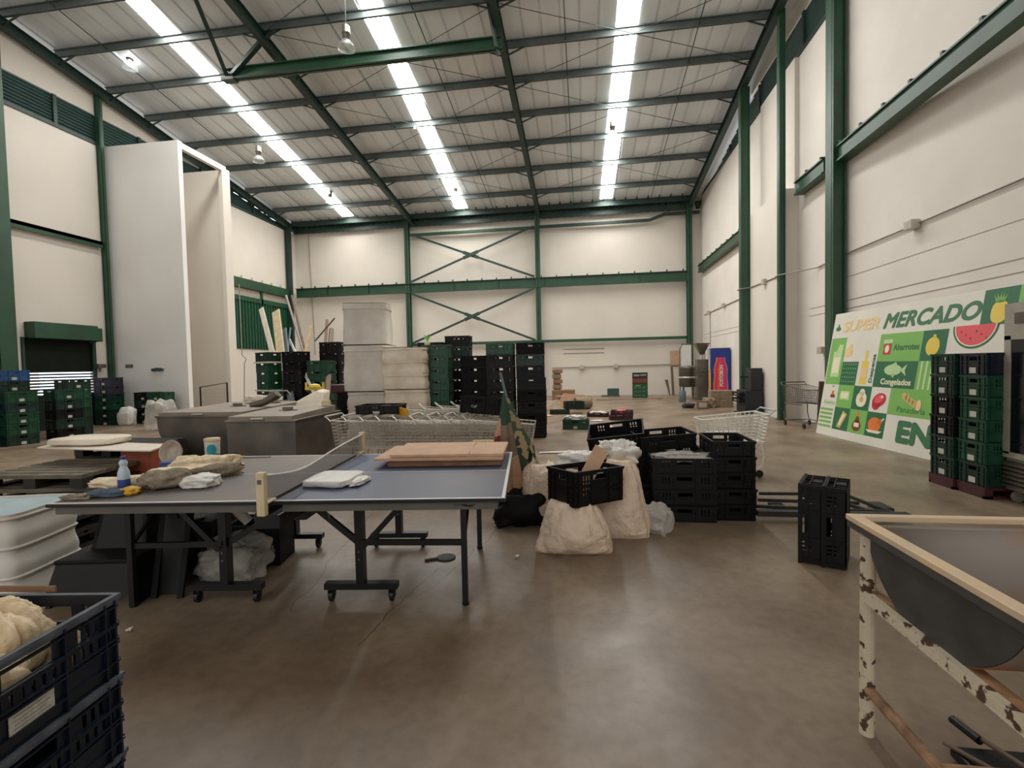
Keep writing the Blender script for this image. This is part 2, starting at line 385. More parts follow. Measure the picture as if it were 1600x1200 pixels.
# louvre bands
def louver(idx, X, sgn, y0, y1, z0, z1, mulls):
    b = MB(); n = int((z1-z0)/.085)
    for k in range(n):
        z = z0+(k+.5)*(z1-z0)/n
        ye = min(y1, 24-(z-8.75-.05)/RS)
        if ye <= y0: continue
        b.prism([(X, y0, z+.035), (X+sgn*.09, y0, z-.045), (X+sgn*.09, y0, z-.055), (X, y0, z+.02)], None, (0, ye-y0, 0))
    o = struct('window_%d' % idx, b, M['louver'])
    b = MB()
    for y in mulls: b.box(min(X, X-sgn*.05), max(X, X-sgn*.05), y-.05, y+.05, z0, min(z1, zr(y)))
    b.box(min(X, X-sgn*.06), max(X, X-sgn*.06), y0, y1, z0-.06, z0+.03)
    tag(b.build('window_frame', M['greend'], o))
    b = MB()
    xx = X+sgn*.2
    b.add([(xx, y0, z0-.1), (xx, y1, z0-.1), (xx, y1, zroof(y1)), (xx, y0, z1+.1)], [(0, 1, 2, 3) if sgn < 0 else (3, 2, 1, 0)])
    b.build('window_backing', M['louver'], o)
    return o
louver(4, XL-.02, -1, YF, 23.6, 8.6, 9.45, [12.3, 15, 17.7, 20.8])
lo = louver(5, XR+.03, 1, YF, 23.9, 9.08, 9.95, [13.25, 16.3, 19.4])
# daylight showing through the top of the left louvre near the back corner
for (y0, y1, dz) in ((19.6, 20.5, .13), (20.7, 21.6, .13), (21.8, 22.7, .13)):
    b = MB(); b.add([(XL-.05, y0, zr(y0)-dz), (XL-.05, y1, zr(y1)-dz), (XL-.05, y1, zr(y1)-dz-.07), (XL-.05, y0, zr(y0)-dz-.07)], [(0, 1, 2, 3)])
    struct('window_6', b, M['gap'])
# upper boxed-in panel between two right columns, and its ragged lower sheet
b = MB(); b.box(4.985, XR, 13.5, 15.86, 0, 5.82)
b.box(5.3, XR, 13.5, 15.9, 5.82, 9.02)
struct('wall_side_panel', b, M['wall'])
# panel joints on the right wall (grooves as thin shadow battens)
b = MB()
for z, dy in ((2.72, 0), (2.55, 0)):
    b.box(XR-.006, XR, 11.75, 12.9, z, z+.012); b.bar((XR-.002, 11.5, z), (XR+.348, 6., z*1.065-.099), .008, .012); b.box(XR-.006, XR, 16., 23.5, z+.0, z+.012)
for z in (1.9, 1.35, 3.2): b.bar((XR-.002, 11.5, z), (XR+.348, 6., z*1.065-.099), .006, .006)
struct('trim_1', b, mat('wall_joint', (168, 160, 150), .8))
# white enclosure on the left
NX = -12.1
b = MB(); b.box(XL, NX, 13.7, 13.86, 0, 8.58); struct('wall_enclosure_front', b, M['wallc'])
b = MB(); b.box(XL, NX, 15.75, 15.92, 0, 8.48)
b.box(NX-.0, NX+.001, 15.7, 15.75, 0, .01)
struct('wall_enclosure_rear', b, M['wall'])
b = MB(); b.box(NX-.14, NX, 13.86, 15.75, 8.38, 8.56); b.box(NX-.14, NX, 15.55, 15.75, 0, 8.38); struct('trim_2', b, M['wall'])
# chamfered pier behind the enclosure
b = MB(); b.box(XL, -12.3, 15.92, 16.05, 0, 8.3); b.box(XL, XL+.12, 16.05, 18.9, 0, 8.3); struct('wall_enclosure_return', b, M['wall'])

# ================================================================== STEEL FRAME
def rafter(x, w, d, label):
    b = MB(); y0, y1 = YF, 23.75
    b.prism([(x-w/2, y0, zr(y0)), (x+w/2, y0, zr(y0)), (x+w/2, y0, zr(y0)-.02), (x-w/2, y0, zr(y0)-.02)], None, (0, y1-y0, zr(y1)-zr(y0)))
    b.prism([(x-w/2, y0, zr(y0)-d), (x+w/2, y0, zr(y0)-d), (x+w/2, y0, zr(y0)-d-.02), (x-w/2, y0, zr(y0)-d-.02)], None, (0, y1-y0, zr(y1)-zr(y0)))
    b.prism([(x-.02, y0, zr(y0)), (x+.02, y0, zr(y0)), (x+.02, y0, zr(y0)-d), (x-.02, y0, zr(y0)-d)], None, (0, y1-y0, zr(y1)-zr(y0)))
    return tag(b.build('roof_rafter', M['greend']), label, 'rafter', 'sloping roof rafters')
RX = [-14.5, -8.25, -2.02, 4.85]
for x, l in zip(RX, ['dark green sloping roof rafter lying along the left wall', 'dark green roof rafter between the left and the middle skylight strips',
                     'dark green roof rafter between the middle and the right skylight strips', 'dark green roof rafter running beside the right wall']):
    rafter(x, .17, .26, l)
PY = [9.5, 10.95, 12.3, 13.8, 15.15, 16.75, 18.4, 20.15, 22.05]
for i, y in enumerate(PY):
    t = thing('roof_purlin', 'grey roof purlin crossing under the sheets, %s counted from the back wall' % (['first', 'second', 'third', 'fourth', 'fifth', 'sixth', 'seventh', 'eighth', 'ninth'][len(PY)-1-i]),
              'purlin', (0, y, zr(y)), group='roof purlins')
    b = MB(); b.box(-14.6, 4.95, -.035, .035, 0, .02); b.box(-14.6, 4.95, .005, .025, 0, .21); b.box(-14.6, 4.95, -.035, .035, .19, .21)
    b.build('channel', M['purlin'], t)
    for x in RX:
        for s in (-1, 1):
            if (x < -14 and s < 0) or (x > 4 and s > 0): continue
            b = MB(); b.bar((x+s*.03, 0, -.2), (x+s*.62, 0, .03), .035, .035); b.build('knee_brace', M['greend'], t)
# eave beam at the back wall
b = MB(); z = zr(23.6)
b.box(-14.6, 4.9, 23.45, 23.75, z-.05, z+.03); b.box(-14.6, 4.9, 23.58, 23.62, z-.05, z+.3); b.box(-14.6, 4.9, 23.45, 23.75, z+.25, z+.3)
b.box(-14.6, 4.9, 23.75, 23.79, z-.35, z-.1)
tag(b.build('eave_beam', M['greend']), 'dark green eave beam along the top of the back wall', 'beam')
# corrugated eave closure above the back wall
b = MB(); x = XL
while x < XR-.1:
    b.prism([(x, 24.0, z-.02), (x+.06, 24.0, z-.3), (x+.2, 24.0, z-.3), (x+.26, 24.0, z-.02)], None, (0, -.22, .04)); x += .32
struct('trim_3', b, M['greend'])
# sag rods and crossed cables under the roof
def rod(pts, r, label, m='greend', name='sag_rod', grp='thin roof rods'):
    b = MB(); b.tube(pts, r, 5); tag(b.build(name, M[m]), label, 'rod', grp)
for x, l in ((-12.9, 'thin sag rod under the roof left of the left skylight strip'), (-6.35, 'thin sag rod under the roof just left of the middle skylight strip'),
             (-4.1, 'thin sag rod under the roof right of the middle skylight strip'), (-.35, 'thin sag rod under the roof left of the right skylight strip'),
             (3.1, 'thin sag rod under the roof right of the right skylight strip')):
    rod([(x, YF, zr(YF)+.06), (x, 23.5, zr(23.5)+.06)], .014, l)
for k, (y0, y1) in enumerate(((9.5, 12.3), (12.3, 15.15), (15.15, 18.4), (18.4, 22.05))):
    nm = ['nearest', 'second nearest', 'third nearest', 'farthest'][k]
    for (xa, xb, nn) in ((-8.2, -2.0, 'middle'), (-2.0, 4.8, 'right')):
        rod([(xa, y0, zr(y0)-.03), (xb, y1, zr(y1)-.03)], .009, 'thin cross cable under the %s roof bay rising to the left, %s pair' % (nn, nm), name='cross_cable', grp='crossed roof cables')
        rod([(xb, y0, zr(y0)-.05), (xa, y1, zr(y1)-.05)], .009, 'thin cross cable under the %s roof bay rising to the right, %s pair' % (nn, nm), name='cross_cable', grp='crossed roof cables')
# hanging green tie beam with its struts
t = thing('tie_beam', 'heavy green horizontal beam hung below the roof between the left and middle skylights', 'beam', (-9.7, 12.85, 9.62))
b = MB(); b.box(0, 7.75, -.1, .1, 0, .03); b.box(0, 7.75, -.02, .02, 0, .3); b.box(0, 7.75, -.1, .1, .27, .3); b.build('beam', M['green'], t)
b = MB(); b.bar((0.0, 0, .1), (.50, -1.7, 1.0), .08, .08); b.build('strut', M['greend'], t)
b = MB(); b.bar((0.1, 0, .1), (1.7, -.5, .85), .12, .1); b.build('strut', M['greend'], t)
b = MB(); b.bar((7.65, 0, -.15), (7.45, -.3, 1.1), .07, .07); b.build('strut', M['greend'], t)
b = MB(); b.box(-.12, .25, -.12, .12, -.03, .05); b.build('gusset', M['greend'], t)

def hcol(name, x, y, fw, dp, z1, label, m='green', base=True, axis='x'):
    """H column: flanges face the room"""
    t = thing(name, label, 'column', (x, y, 0), group='green steel columns')
    b = MB()
    if axis == 'x':   # flanges normal to x
        b.box(-dp/2, -dp/2+.02, -fw/2, fw/2, 0, z1); b.box(dp/2-.02, dp/2, -fw/2, fw/2, 0, z1); b.box(-dp/2, dp/2, -.01-fw*.3, .01-fw*.3, 0, z1)
    else:
        b.box(-fw/2, fw/2, -dp/2, -dp/2+.02, 0, z1); b.box(-fw/2, fw/2, dp/2-.02, dp/2, 0, z1); b.box(-.01, .01, -dp/2, dp/2, 0, z1)
    b.build('shaft', M[m], t)
    if base:
        b = MB(); b.box(-max(dp, fw)*.6, max(dp, fw)*.6, -max(dp, fw)*.6, max(dp, fw)*.6, 0, .025); b.build('base_plate', M[m], t)
    return t
for x, l, w in ((-8.55, 'slim green column on the back wall, left edge of the cross braces', .22), (-2.1, 'slim green column on the back wall, right edge of the cross braces', .22),
             (4.83, 'green corner column where the back wall meets the right wall', .24)):
    hcol('steel_column', x, 23.72, w, .22, zr(23.7)-.05, l, axis='y')
hcol('steel_column', -14.52, 23.15, .2, .22, 8.75, 'green corner column where the back wall meets the left wall', m='greend')
hcol('steel_column', -14.54, 10.55, .5, .3, zr(10.6)-.2, 'wide green column at the left edge of the view beside the roller door')
hcol('steel_column', -14.6, 13.52, .13, .14, zr(13.4)-.15, 'thin green column against the white enclosure on the left')
hcol('steel_column', 4.86, 15.98, .24, .26, zr(16)-.25, 'green column on the right wall beside the black cabinets, farther one', m='green')
hcol('steel_column', 4.93, 13.35, .18, .14, zr(12.9)-.25, 'green column on the right wall just behind the small cart')
hcol('steel_column', 5.24, 11.33, .34, .24, zr(11.4)-.25, 'widest green column on the right wall, rising behind the big sign')
# beams on walls
def cbeam(pts, label, name='wall_beam'):
    pass
b = MB(); b.box(-14.5, 4.75, 23.66, 23.7, 5.2, 5.66); b.box(-14.5, 4.75, 23.56, 23.7, 5.2, 5.22); b.box(-14.5, 4.75, 23.56, 23.7, 5.64, 5.66)
bb = b.build('crane_beam', M['green']); tag(bb, 'deep green horizontal beam across the middle of the back wall', 'beam')
b = MB(); x = -14.2
while x < 4.6: b.box(x, x+.05, 23.6, 23.7, 5.66, 5.75); x += .72
b.build('bolt_clip', M['greend'], bb)
b = MB(); x = -12.8
while x < 4.6: b.box(x, x+.015, 23.6, 23.66, 5.22, 5.64); x += 2.2
b.build('stiffener', M['greend'], bb)
for (y0, y1, l) in ((3.0, 11.15, 'long green channel beam on the right wall above the supermarket sign'), (11.76, 13.2, 'short green channel beam on the right wall between the two nearest columns'),
                    (16.1, 23.6, 'green channel beam on the right wall running back to the far corner')):
    b = MB(); b.box(5.2, 5.22, y0, y1, 5.56, 5.84); b.box(5.16, XR-.01, y0, y1, 5.54, 5.57); b.box(5.16, XR-.01, y0, y1, 5.83, 5.86)
    bb = b.build('wall_beam', M['green']); tag(bb, l, 'beam', 'channel beams on the right wall')
    b = MB(); y = y0+.1
    while y < y1: b.box(5.18, 5.3, y, y+.05, 5.86, 5.93); y += .72
    b.build('bolt_clip', M['greend'], bb)
b = MB(); b.box(XL+.0, XL+.14, 3., 13.4, 5.48, 5.58); b.box(XL+.1, XL+.14, 3., 13.4, 5.38, 5.58)
tag(b.build('wall_girt', M['green']), 'green girt on the left wall above the roller door', 'beam')
b = MB(); b.box(XL, XL+.16, 16.3, 23.1, 5.15, 5.55); bb = tag(b.build('wall_beam', M['green']), 'green beam on the left wall above the green corrugated shutter', 'beam', None)
b = MB(); y = 18.3
while y < 23: b.box(XL+.05, XL+.1, y, y+.05, 5.55, 5.68); y += .7
b.build('bolt_clip', M['wire'], bb)
def girt(z, h, x0, x1, l):
    b = MB(); b.box(x0, x1, 23.72, 23.86, z, z+h); tag(b.build('wall_girt', M['green']), l, 'beam', 'thin girts on the back wall')
girt(2.58, .13, -8.4, -2.2, 'thin low green girt on the back wall behind the crate stacks')
girt(2.58, .13, -1.98, 4.7, 'thin low green girt on the back wall right of the braces')
girt(8.0, .12, -8.4, -2.2, 'thin high green girt on the back wall above the cross braces')
b = MB(); b.box(-1.98, 3.1, 23.72, 23.86, 8.02, 8.14); b.bar((3.1, 23.79, 8.08), (3.75, 23.79, 8.3), .14, .12); b.box(3.7, 5.3, 23.72, 23.86, 8.25, 8.37)
tag(b.build('wall_girt', M['greend']), 'thin high girt with a kink near the right corner of the back wall', 'beam', 'thin girts on the back wall')
for (za, zb, l) in ((2.7, 5.15, 'lower'), (5.7, 8.05, 'upper')):
    for s in (0, 1):
        b = MB(); p, q = ((-8.35, 23.49, za), (-2.25, 23.49, zb)) if s else ((-8.35, 23.52, zb), (-2.25, 23.52, za))
        b.bar(p, q, .02, .1); P, Q = Vector(p), Vector(q); b.bar(P.lerp(Q, .44), P.lerp(Q, .56), .03, .16)
        tag(b.build('cross_brace', M['greend']), '%s green diagonal wall brace %s to the right on the back wall' % (l, 'rising' if s else 'falling'), 'brace', 'diagonal braces on the back wall')

# roller door on the left
b = MB(); n = 26
for k in range(n):
    z = 1.60+k*.04
    b.box(XL-.08, XL-.05-.008*(k % 2), 11.15, 13.05, z, z+.0405)
b.box(XL-.08, XL-.05, 11.15, 13.05, 0, .98)
for k in range(7):
    z = 1.02+k*.083; b.box(XL-.08, XL-.05, 11.15, 13.05, z, z+.045)
d = struct('door_1', b, M['shutter'])
b = MB(); b.box(XL-.12, XL-.11, 11.6, 13.02, .9, 1.62); b.build('daylight_gap', M['gap'], d)
b = MB(); b.box(XL, XL+.05, 13.0, 13.1, 0, 2.55); b.box(XL, XL+.05, 11.1, 11.16, 0, 2.55); b.build('door_frame', M['greend'], d)
b = MB(); b.box(XL+.005, XL+.34, 11.2, 12.94, 2.52, 2.96); tag(bevel(b.build('shutter_housing', M['green']), .01), 'green roller shutter housing box above the dark roller door on the left', 'shutter housing')
b = MB(); b.box(XL, XL+.3, 12.95, 13.1, 2.5, 2.9); b.box(XL, XL+.06, 12.9, 13.1, 2.46, 2.54); tag(b.build('housing_bracket', M['green']), 'green end bracket of the roller shutter housing', 'bracket')
# green corrugated shutter far left
b = MB(); y = 16.4
while y < 23.0:
    b.box(XL, XL+.03, y, y+.12, 2.5, 4.62); b.box(XL, XL+.07, y+.12, y+.2, 2.5, 4.62); y += .2
d = struct('door_2', b, M['shutg'])
b = MB()
for k in range(5): b.box(XL, XL+.04, 16.4, 23.05, 4.82+k*.07, 4.85+k*.07)
b.build('vent_slats', M['wire'], d)
b = MB(); b.box(XL, XL+.1, 16.4, 23.05, 4.6, 4.8); b.box(XL, XL+.1, 18.95, 19.15, 4.6, 5.2); b.box(XL, XL+.1, 21., 21.12, 4.6, 5.2); b.build('door_frame', M['shutg'], d)

# conduits
def conduit(name, pts, r, label, boxes, m='conduit', bs=.12, grp=None):
    t = thing(name, label, 'conduit', pts[0], group=grp)
    o0 = Vector(pts[0])
    b = MB(); b.tube([Vector(p)-o0 for p in pts], r, 6); b.build('pipe', M[m], t)
    for q in boxes:
        q = Vector(q)-o0; b = MB(); b.cbox(q, (bs, bs*1.3, bs)); bevel(b.build('junction_box', M['wire'], t), .01)
conduit('wall_conduit', [(5.38, 23.3, 3.6), (5.38, 16.3, 3.68), (4.7, 16.15, 3.68), (4.7, 15.85, 3.68), (4.97, 15.8, 3.7), (4.97, 13.6, 3.66), (4.82, 13.45, 3.62), (4.82, 13.2, 3.62), (5.37, 12.4, 3.63), (5.37, 11.5, 3.67), (5.72, 6., 3.83), (5.72, 3, 3.83)], .016,
        'grey electrical conduit with junction boxes along the right wall', [(5.36, 22.4, 3.62), (5.36, 20.1, 3.66), (4.97, 14.6, 3.68), (5.46, 9.25, 3.73)], bs=.15)
conduit('wall_conduit', [(5.38, 22.3, 3.6), (5.38, 22.3, 1.2)], .014, 'thin vertical conduit on the right wall above the hopper machine', [])
conduit('wall_conduit', [(-1.5, 23.95, 1.36), (4.4, 23.95, 1.42)], .02, 'grey conduit running low along the back wall', [(-.1, 23.94, 1.38), (1.5, 23.94, 1.4)], bs=.2)
conduit('wall_conduit', [(-13.9, 23.95, 8.4), (-13.75, 23.95, 2.3)], .018, 'thin vertical conduit down the left part of the back wall', [])
conduit('socket_box', [(5.37, 12.0, 1.72), (5.37, 11.6, 1.72)], .014, 'grey socket box on a short pipe left of the big sign', [(5.34, 12.1, 1.72)], bs=.16)
conduit('wall_conduit', [(NX+.06, 16.1, 4.6), (NX+.06, 16.1, 2.1), (NX+.14, 16.2, 1.95), (NX+.1, 16.15, 1.8), (NX+.06, 16.1, 0.1)], .018, 'thin pipe down the rear corner of the white enclosure', [])
# two dotted rail marks on the back wall
for z, l in ((2.22, 'upper thin slotted rail fixed low on the back wall'), (2.02, 'lower thin slotted rail fixed low on the back wall')):
    b = MB(); x = -.95; b.box(x, .98, 23.99, 24., z+.01, z+.02)
    while x < .95: b.box(x, x+.05, 23.985, 24., z, z+.03); x += .08
    tag(b.build('slotted_rail', M['stick']), l, 'rail', 'slotted rails on the back wall')

# ---- lamps
def highbay(p, lit, label):
    t = thing('high_bay_lamp', label, 'lamp', p, group='high bay lamps')
    b = MB(); b.tube([(0, 0, .35), (0, 0, zr(p[1])+.02-p[2])], .012, 6); b.build('hanger', M['greend'], t)
    b = MB(); b.lathe([(.07, 0), (.09, .03), (.09, .12), (.1, .125), (.1, .15), (.09, .155), (.09, .3), (.04, .35)], 20); b.build('gear_case', M['steel'], t, True)
    b = MB(); b.lathe([(.2, -.22), (.19, -.16), (.13, -.06), (.08, 0), (.075, 0), (.12, -.07), (.18, -.17), (.19, -.22)], 28); b.build('reflector', M['glassy'], t, True)
    b = MB(); b.lathe([(.01, -.16), (.06, -.13), (.07, -.08), (.03, 0)], 16); b.build('bulb', M['lampon'] if lit else M['white'], t, True)
highbay(atY(541, 62, 11.3), False, 'unlit high bay lamp hanging left of the middle skylight, nearest')
highbay(atY(404, 243, 16.6), False, 'unlit high bay lamp hanging left of the left skylight')
highbay(atY(516, 309, 20.9), True, 'lit high bay lamp glowing beside the far end of the left skylight')
highbay(atY(712, 300, 21.4), True, 'lit high bay lamp beside the far end of the middle skylight')
highbay(atY(957, 205, 17.2), True, 'lit high bay lamp below the right skylight')
highbay(atY(203, 95, 12.9), True, 'bright lit high bay lamp near the upper left roof')
b = MB(); b.lathe([(.02, 0), (.06, .02), (.06, .1), (.01, .12)], 12)
tag(b.build('camera_dome', M['white'], loc=atY(649, 204, 15.6)), 'small white dome sensor under the roof near the middle skylight', 'sensor')

# ================================================================== CRATES
def crate_mesh(L, Wd, H, m, open_=.5, seed=0, name='crate_body', deep=False):
    """plastic crate, open top, real slots, ribs outside; bottom centre at the origin"""
    b = MB(); t = .005; L2, W2 = L/2-.012, Wd/2-.012
    b.box(-L2, L2, -W2, W2, .004, .012)
    for i in (-1, 1):
        for j in (-1, 1): b.box(i*L2-.02 if i > 0 else -L2-.002, L2+.002 if i > 0 else -L2+.02, j*W2-.02 if j > 0 else -W2-.002, W2+.002 if j > 0 else -W2+.02, 0, H-.01)
    def wall(P, ux, ln):
        # P(a, z, d): along a, height z, outward d
        def q(a0, a1, z0, z1, d0, d1):
            vs = [P(a, z, d) for z in (z0, z1) for d in (d0, d1) for a in (a0, a1)]
            b.add(vs, [(0, 2, 3, 1), (4, 5, 7, 6), (0, 1, 5, 4), (2, 6, 7, 3), (0, 4, 6, 2), (1, 3, 7, 5)])
        h = ln/2
        zs = [(.0, .50, 0), (.50, .58, 1), (.58, .66, 0), (.66, .84, 2), (.84, 1., 0)] if H > .17 else [(0, .42, 0), (.42, .52, 1), (.52, .60, 0), (.60, .82, 2), (.82, 1., 0)]
        if deep: zs = [(0, .20, 0), (.20, .40, 0), (.40, .62, 3), (.62, .66, 0), (.66, .88, 2), (.88, 1., 0)]
        if open_ > .7: zs = [(0, .30, 0), (.30, .38, 1), (.38, .44, 0), (.44, .52, 1), (.52, .60, 0), (.60, .68, 1), (.68, .72, 0), (.72, .86, 2), (.86, 1., 0)]
        hw = .055 if ln < .5 else .07
        for z0, z1, k in zs:
            z0 *= H; z1 *= H
            if k == 0: q(-h, h, z0, z1, -t, 0); continue
            if k == 3:
                n = int(2*h/.03); st = 2*h/n
                for i in range(n): q(-h+i*st, -h+i*st+st*.62, z0, z1, -t, .002); q(-h+i*st+st*.62, -h+i*st+st, z0, z1, -t-.006, -t-.004)
                continue
            cl = [(-h+.035, -hw-.035), (hw+.035, h-.035)]
            edges = [-h, cl[0][0]]
            q(-h, cl[0][0], z0, z1, -t, 0); q(cl[1][1], h, z0, z1, -t, 0)
            for c0, c1 in cl:
                a = c0
                n = max(2, int((c1-c0)/.026)); st = (c1-c0)/n
                for i in range(n): q(c0+i*st, c0+i*st+st*((.5 if deep else .62) if i % 4 else 1.), z0, z1, -t, 0)
            if k == 2:
                q(-hw-.035, -hw, z0, z1, -t, 0); q(hw, hw+.035, z0, z1, -t, 0)
            else: q(-hw-.035, hw+.035, z0, z1, -t, 0)
        rb = .0105 if deep else .010
        for a in (-h+.012, -h+.05, -hw-.03, hw+.03, h-.05, h-.012) if deep else (-h+.03, -hw-.03, hw+.03, h-.03): q(a-.003, a+.003, .0, H-.012, 0, rb)
        if deep:
            for z in (.17, .40, .64, .86): q(-h, h, z*H-.003, z*H+.003, 0, .0115)
        for z in ((.45, .61) if H > .17 else (.54,)): q(-h, h, z*H-.003, z*H+.003, 0, .010)
    wall(lambda a, z, d: (a, W2+d, z), 0, 2*L2); wall(lambda a, z, d: (a, -W2-d, z), 0, 2*L2)
    wall(lambda a, z, d: (L2+d, a, z), 1, 2*W2); wall(lambda a, z, d: (-L2-d, a, z), 1, 2*W2)
    return b.mesh(name, m)
def rim_mesh(L, Wd, H, m):
    b = MB(); l, w = L/2, Wd/2; i = .016
    for x0, x1, y0, y1 in ((-l, l, -w, -w+i), (-l, l, w-i, w), (-l, -l+i, -w+i, w-i), (l-i, l, -w+i, w-i)): b.box(x0, x1, y0, y1, H-.014, H)
    for x0, x1, y0, y1 in ((-l+.004, l-.004, -w+.004, -w+.01), (-l+.004, l-.004, w-.01, w-.004), (-l+.004, -l+.01, -w+.01, w-.01), (l-.01, l-.004, -w+.01, w-.01)): b.box(x0, x1, y0, y1, H-.026, H-.014)
    return b.mesh('crate_rim', m)
def label_mesh(L, Wd, H, side):
    b = MB(); z0, z1 = (H*.08, H*.34) if H < .24 else (H*.88, H*.98)
    hw = .046 if H < .24 else .032
    if side in 'fb':
        s = -1 if side == 'f' else 1; y = s*(Wd/2-.010)
        b.box(-hw, hw, min(y, y+s*.004), max(y, y+s*.004), z0, z1)
    else:
        s = -1 if side == 'l' else 1; x = s*(L/2-.010)
        b.box(min(x, x+s*.004), max(x, x+s*.004), -hw, hw, z0, z1)
    return b.mesh('sticker', M['sticker'])
_cm = {}
SIZES = {'tall': (.60, .40, .25), 'mid': (.60, .40, .235), 'low': (.60, .40, .152), 'tray': (.60, .40, .12)}
def crate(size, col, loc, rz, label, group, sticker=None, rot=None, rim=None, cat='crate'):
    L, Wd, H = SIZES[size]; k = (size, col)
    if k not in _cm: _cm[k] = (crate_mesh(L, Wd, H, M[col], .8 if size == 'navyb' else .5), rim_mesh(L, Wd, H, M[rim or col]))
    t = thing('plastic_crate', label, cat, loc, rz, group, rot)
    inst('body', _cm[k][0], t); inst('rim', _cm[k][1], t)
    for sd in (sticker or ''):
        kk = (size, sd)
        if kk not in _cm: _cm[kk] = label_mesh(L, Wd, H, sd)
        inst('sticker', _cm[kk], t, label='white paper sticker')
    return t
CN = {'gcrate': 'green', 'gcrated': 'dark green', 'black': 'black', 'blackd': 'dull black', 'navy': 'navy', 'bcrate': 'bright blue', 'maroon': 'maroon', 'purple': 'dark purple', 'gcrateb': 'teal green'}
def stack(size, x, y, rz, cols, desc, group, st='', z0=0., jit=.006, rj=.012, h=None):
    H = h or SIZES[size][2]; n = len(cols)
    for k, c in enumerate(cols):
        crate(size, c, (x+random.uniform(-jit, jit), y+random.uniform(-jit, jit), z0+k*(H+.001)), rz+random.uniform(-rj, rj),
              '%s crate, %s in %s' % (CN[c], ordn(k, n), desc), group, st)
G, D, K, B_, T = 'gcrate', 'gcrated', 'black', 'blackd', 'gcrateb'
# --- right tower beside the cooler
gr = 'crates in the tower by the cooler'
for (x, y, l) in ((4.45, 6.47, 'far'), (4.48, 6.06, 'near')):
    b = MB(); b.box(-.3, .3, -.2, .2, .09, .12)
    for i in (-1, 0, 1): b.box(i*.26-.04, i*.26+.04, -.2, .2, 0, .09)
    b.box(-.3, .3, -.2, -.17, .0, .03); b.box(-.3, .3, .17, .2, 0, .03)
    tag(b.build('crate_dolly', M['maroon'], loc=(x, y, 0)), 'maroon plastic base under the %s crate column by the cooler' % l, 'base', 'maroon bases')
stack('mid', 4.45, 6.47, 0, [D, D, K, K, D, D], 'the tower column nearer the sign', gr, 'lf', .121, h=.238)
stack('mid', 4.48, 6.055, 0, [D, G, G, G, G, 'navy'], 'the tower column nearer the cooler', gr, 'lf', .121, h=.238)
# --- big black and green wall of crates in the middle
gm = 'crate stacks in the middle of the hall'
def sx(px, py, Y): return atY(px, py, Y).x
stack('tall', -1.16, 10.85, 0, [K, D, K, K, K, K, D, B_], 'the rightmost tall middle stack', gm, 'f')
stack('tall', -1.80, 10.75, 0, [D, D, G, K, K, K, K, G], 'the second tall middle stack from the right', gm, 'f')
stack('tall', -1.10, 10.42, 0.02, [K, B_, K, B_, K], 'the short front stack of the middle group', gm)
stack('tall', -2.44, 11.0, 0, [B_]*7, 'the all-black stack of the middle group', gm)
stack('tall', -3.0, 11.75, 0, [B_]*6+[D, D, K], 'the rear middle stack behind the all-black one', gm, 'f')
stack('tall', -3.2, 10.6, 0, [D, D, G, G, G, G, G, G], 'the stack touching the white bales', gm, 'f')
# --- left group
stack('tall', -8.35, 12.2, -.45, [D, G, T, G, G, G, G, D], 'the strapped stack near the green shutter', gm, 'fr')
stack('tall', -7.55, 12.2, -.1, [T, T, K, K, K, K, B_, B_], 'the stack right of the strapped one', gm, 'f')
stack('tall', -6.78, 12.1, -.12, [D, D, G, G, G, G, G], 'the green stack before the tallest one', gm, 'f')
stack('tall', -6.8, 12.75, -.1, [K]*9, 'the tallest stack left of the bales', gm, 'f')
# --- far left stacks
gl = 'crate stacks by the roller door'
r0 = .10
stack('mid', -12.45, 9.25, PI/2-.15, [D, G, G, T, G], 'the frontmost stack at far left', gl, 'f')
stack('mid', -12.75, 8.75, PI/2-.15, [T, T, T, T, 'maroon', D, D, G], 'the stack cut by the left frame edge', gl, 'f')
stack('mid', -12.95, 9.5, PI/2-.15, [D, D, D, D, D, D, 'bcrate'], 'the left stack carrying the blue crate', gl, 'f')
stack('mid', -12.5, 10.3, PI/2-.12, [K, D, K, D, G], 'the narrow stack right of the blue-topped one', gl, 'fr')
stack('mid', -12.75, 10.75, PI/2-.12, [D, D, D, G, G, D], 'the stack before the roller door slats', gl, 'f')
stack('mid', -14.1, 12.95, .08, [D, D, G, D, 'purple', 'purple'], 'the purple-topped stack by the thin column', gl, 'f')
stack('mid', -13.2, 13.35, 0.03, [D, K, D, K], 'the low stack behind a white bag', gl, 'f')
stack('mid', -12.6, 13.2, 0.0, [D, D, G, G], 'the low stack against the white enclosure', gl, 'f')

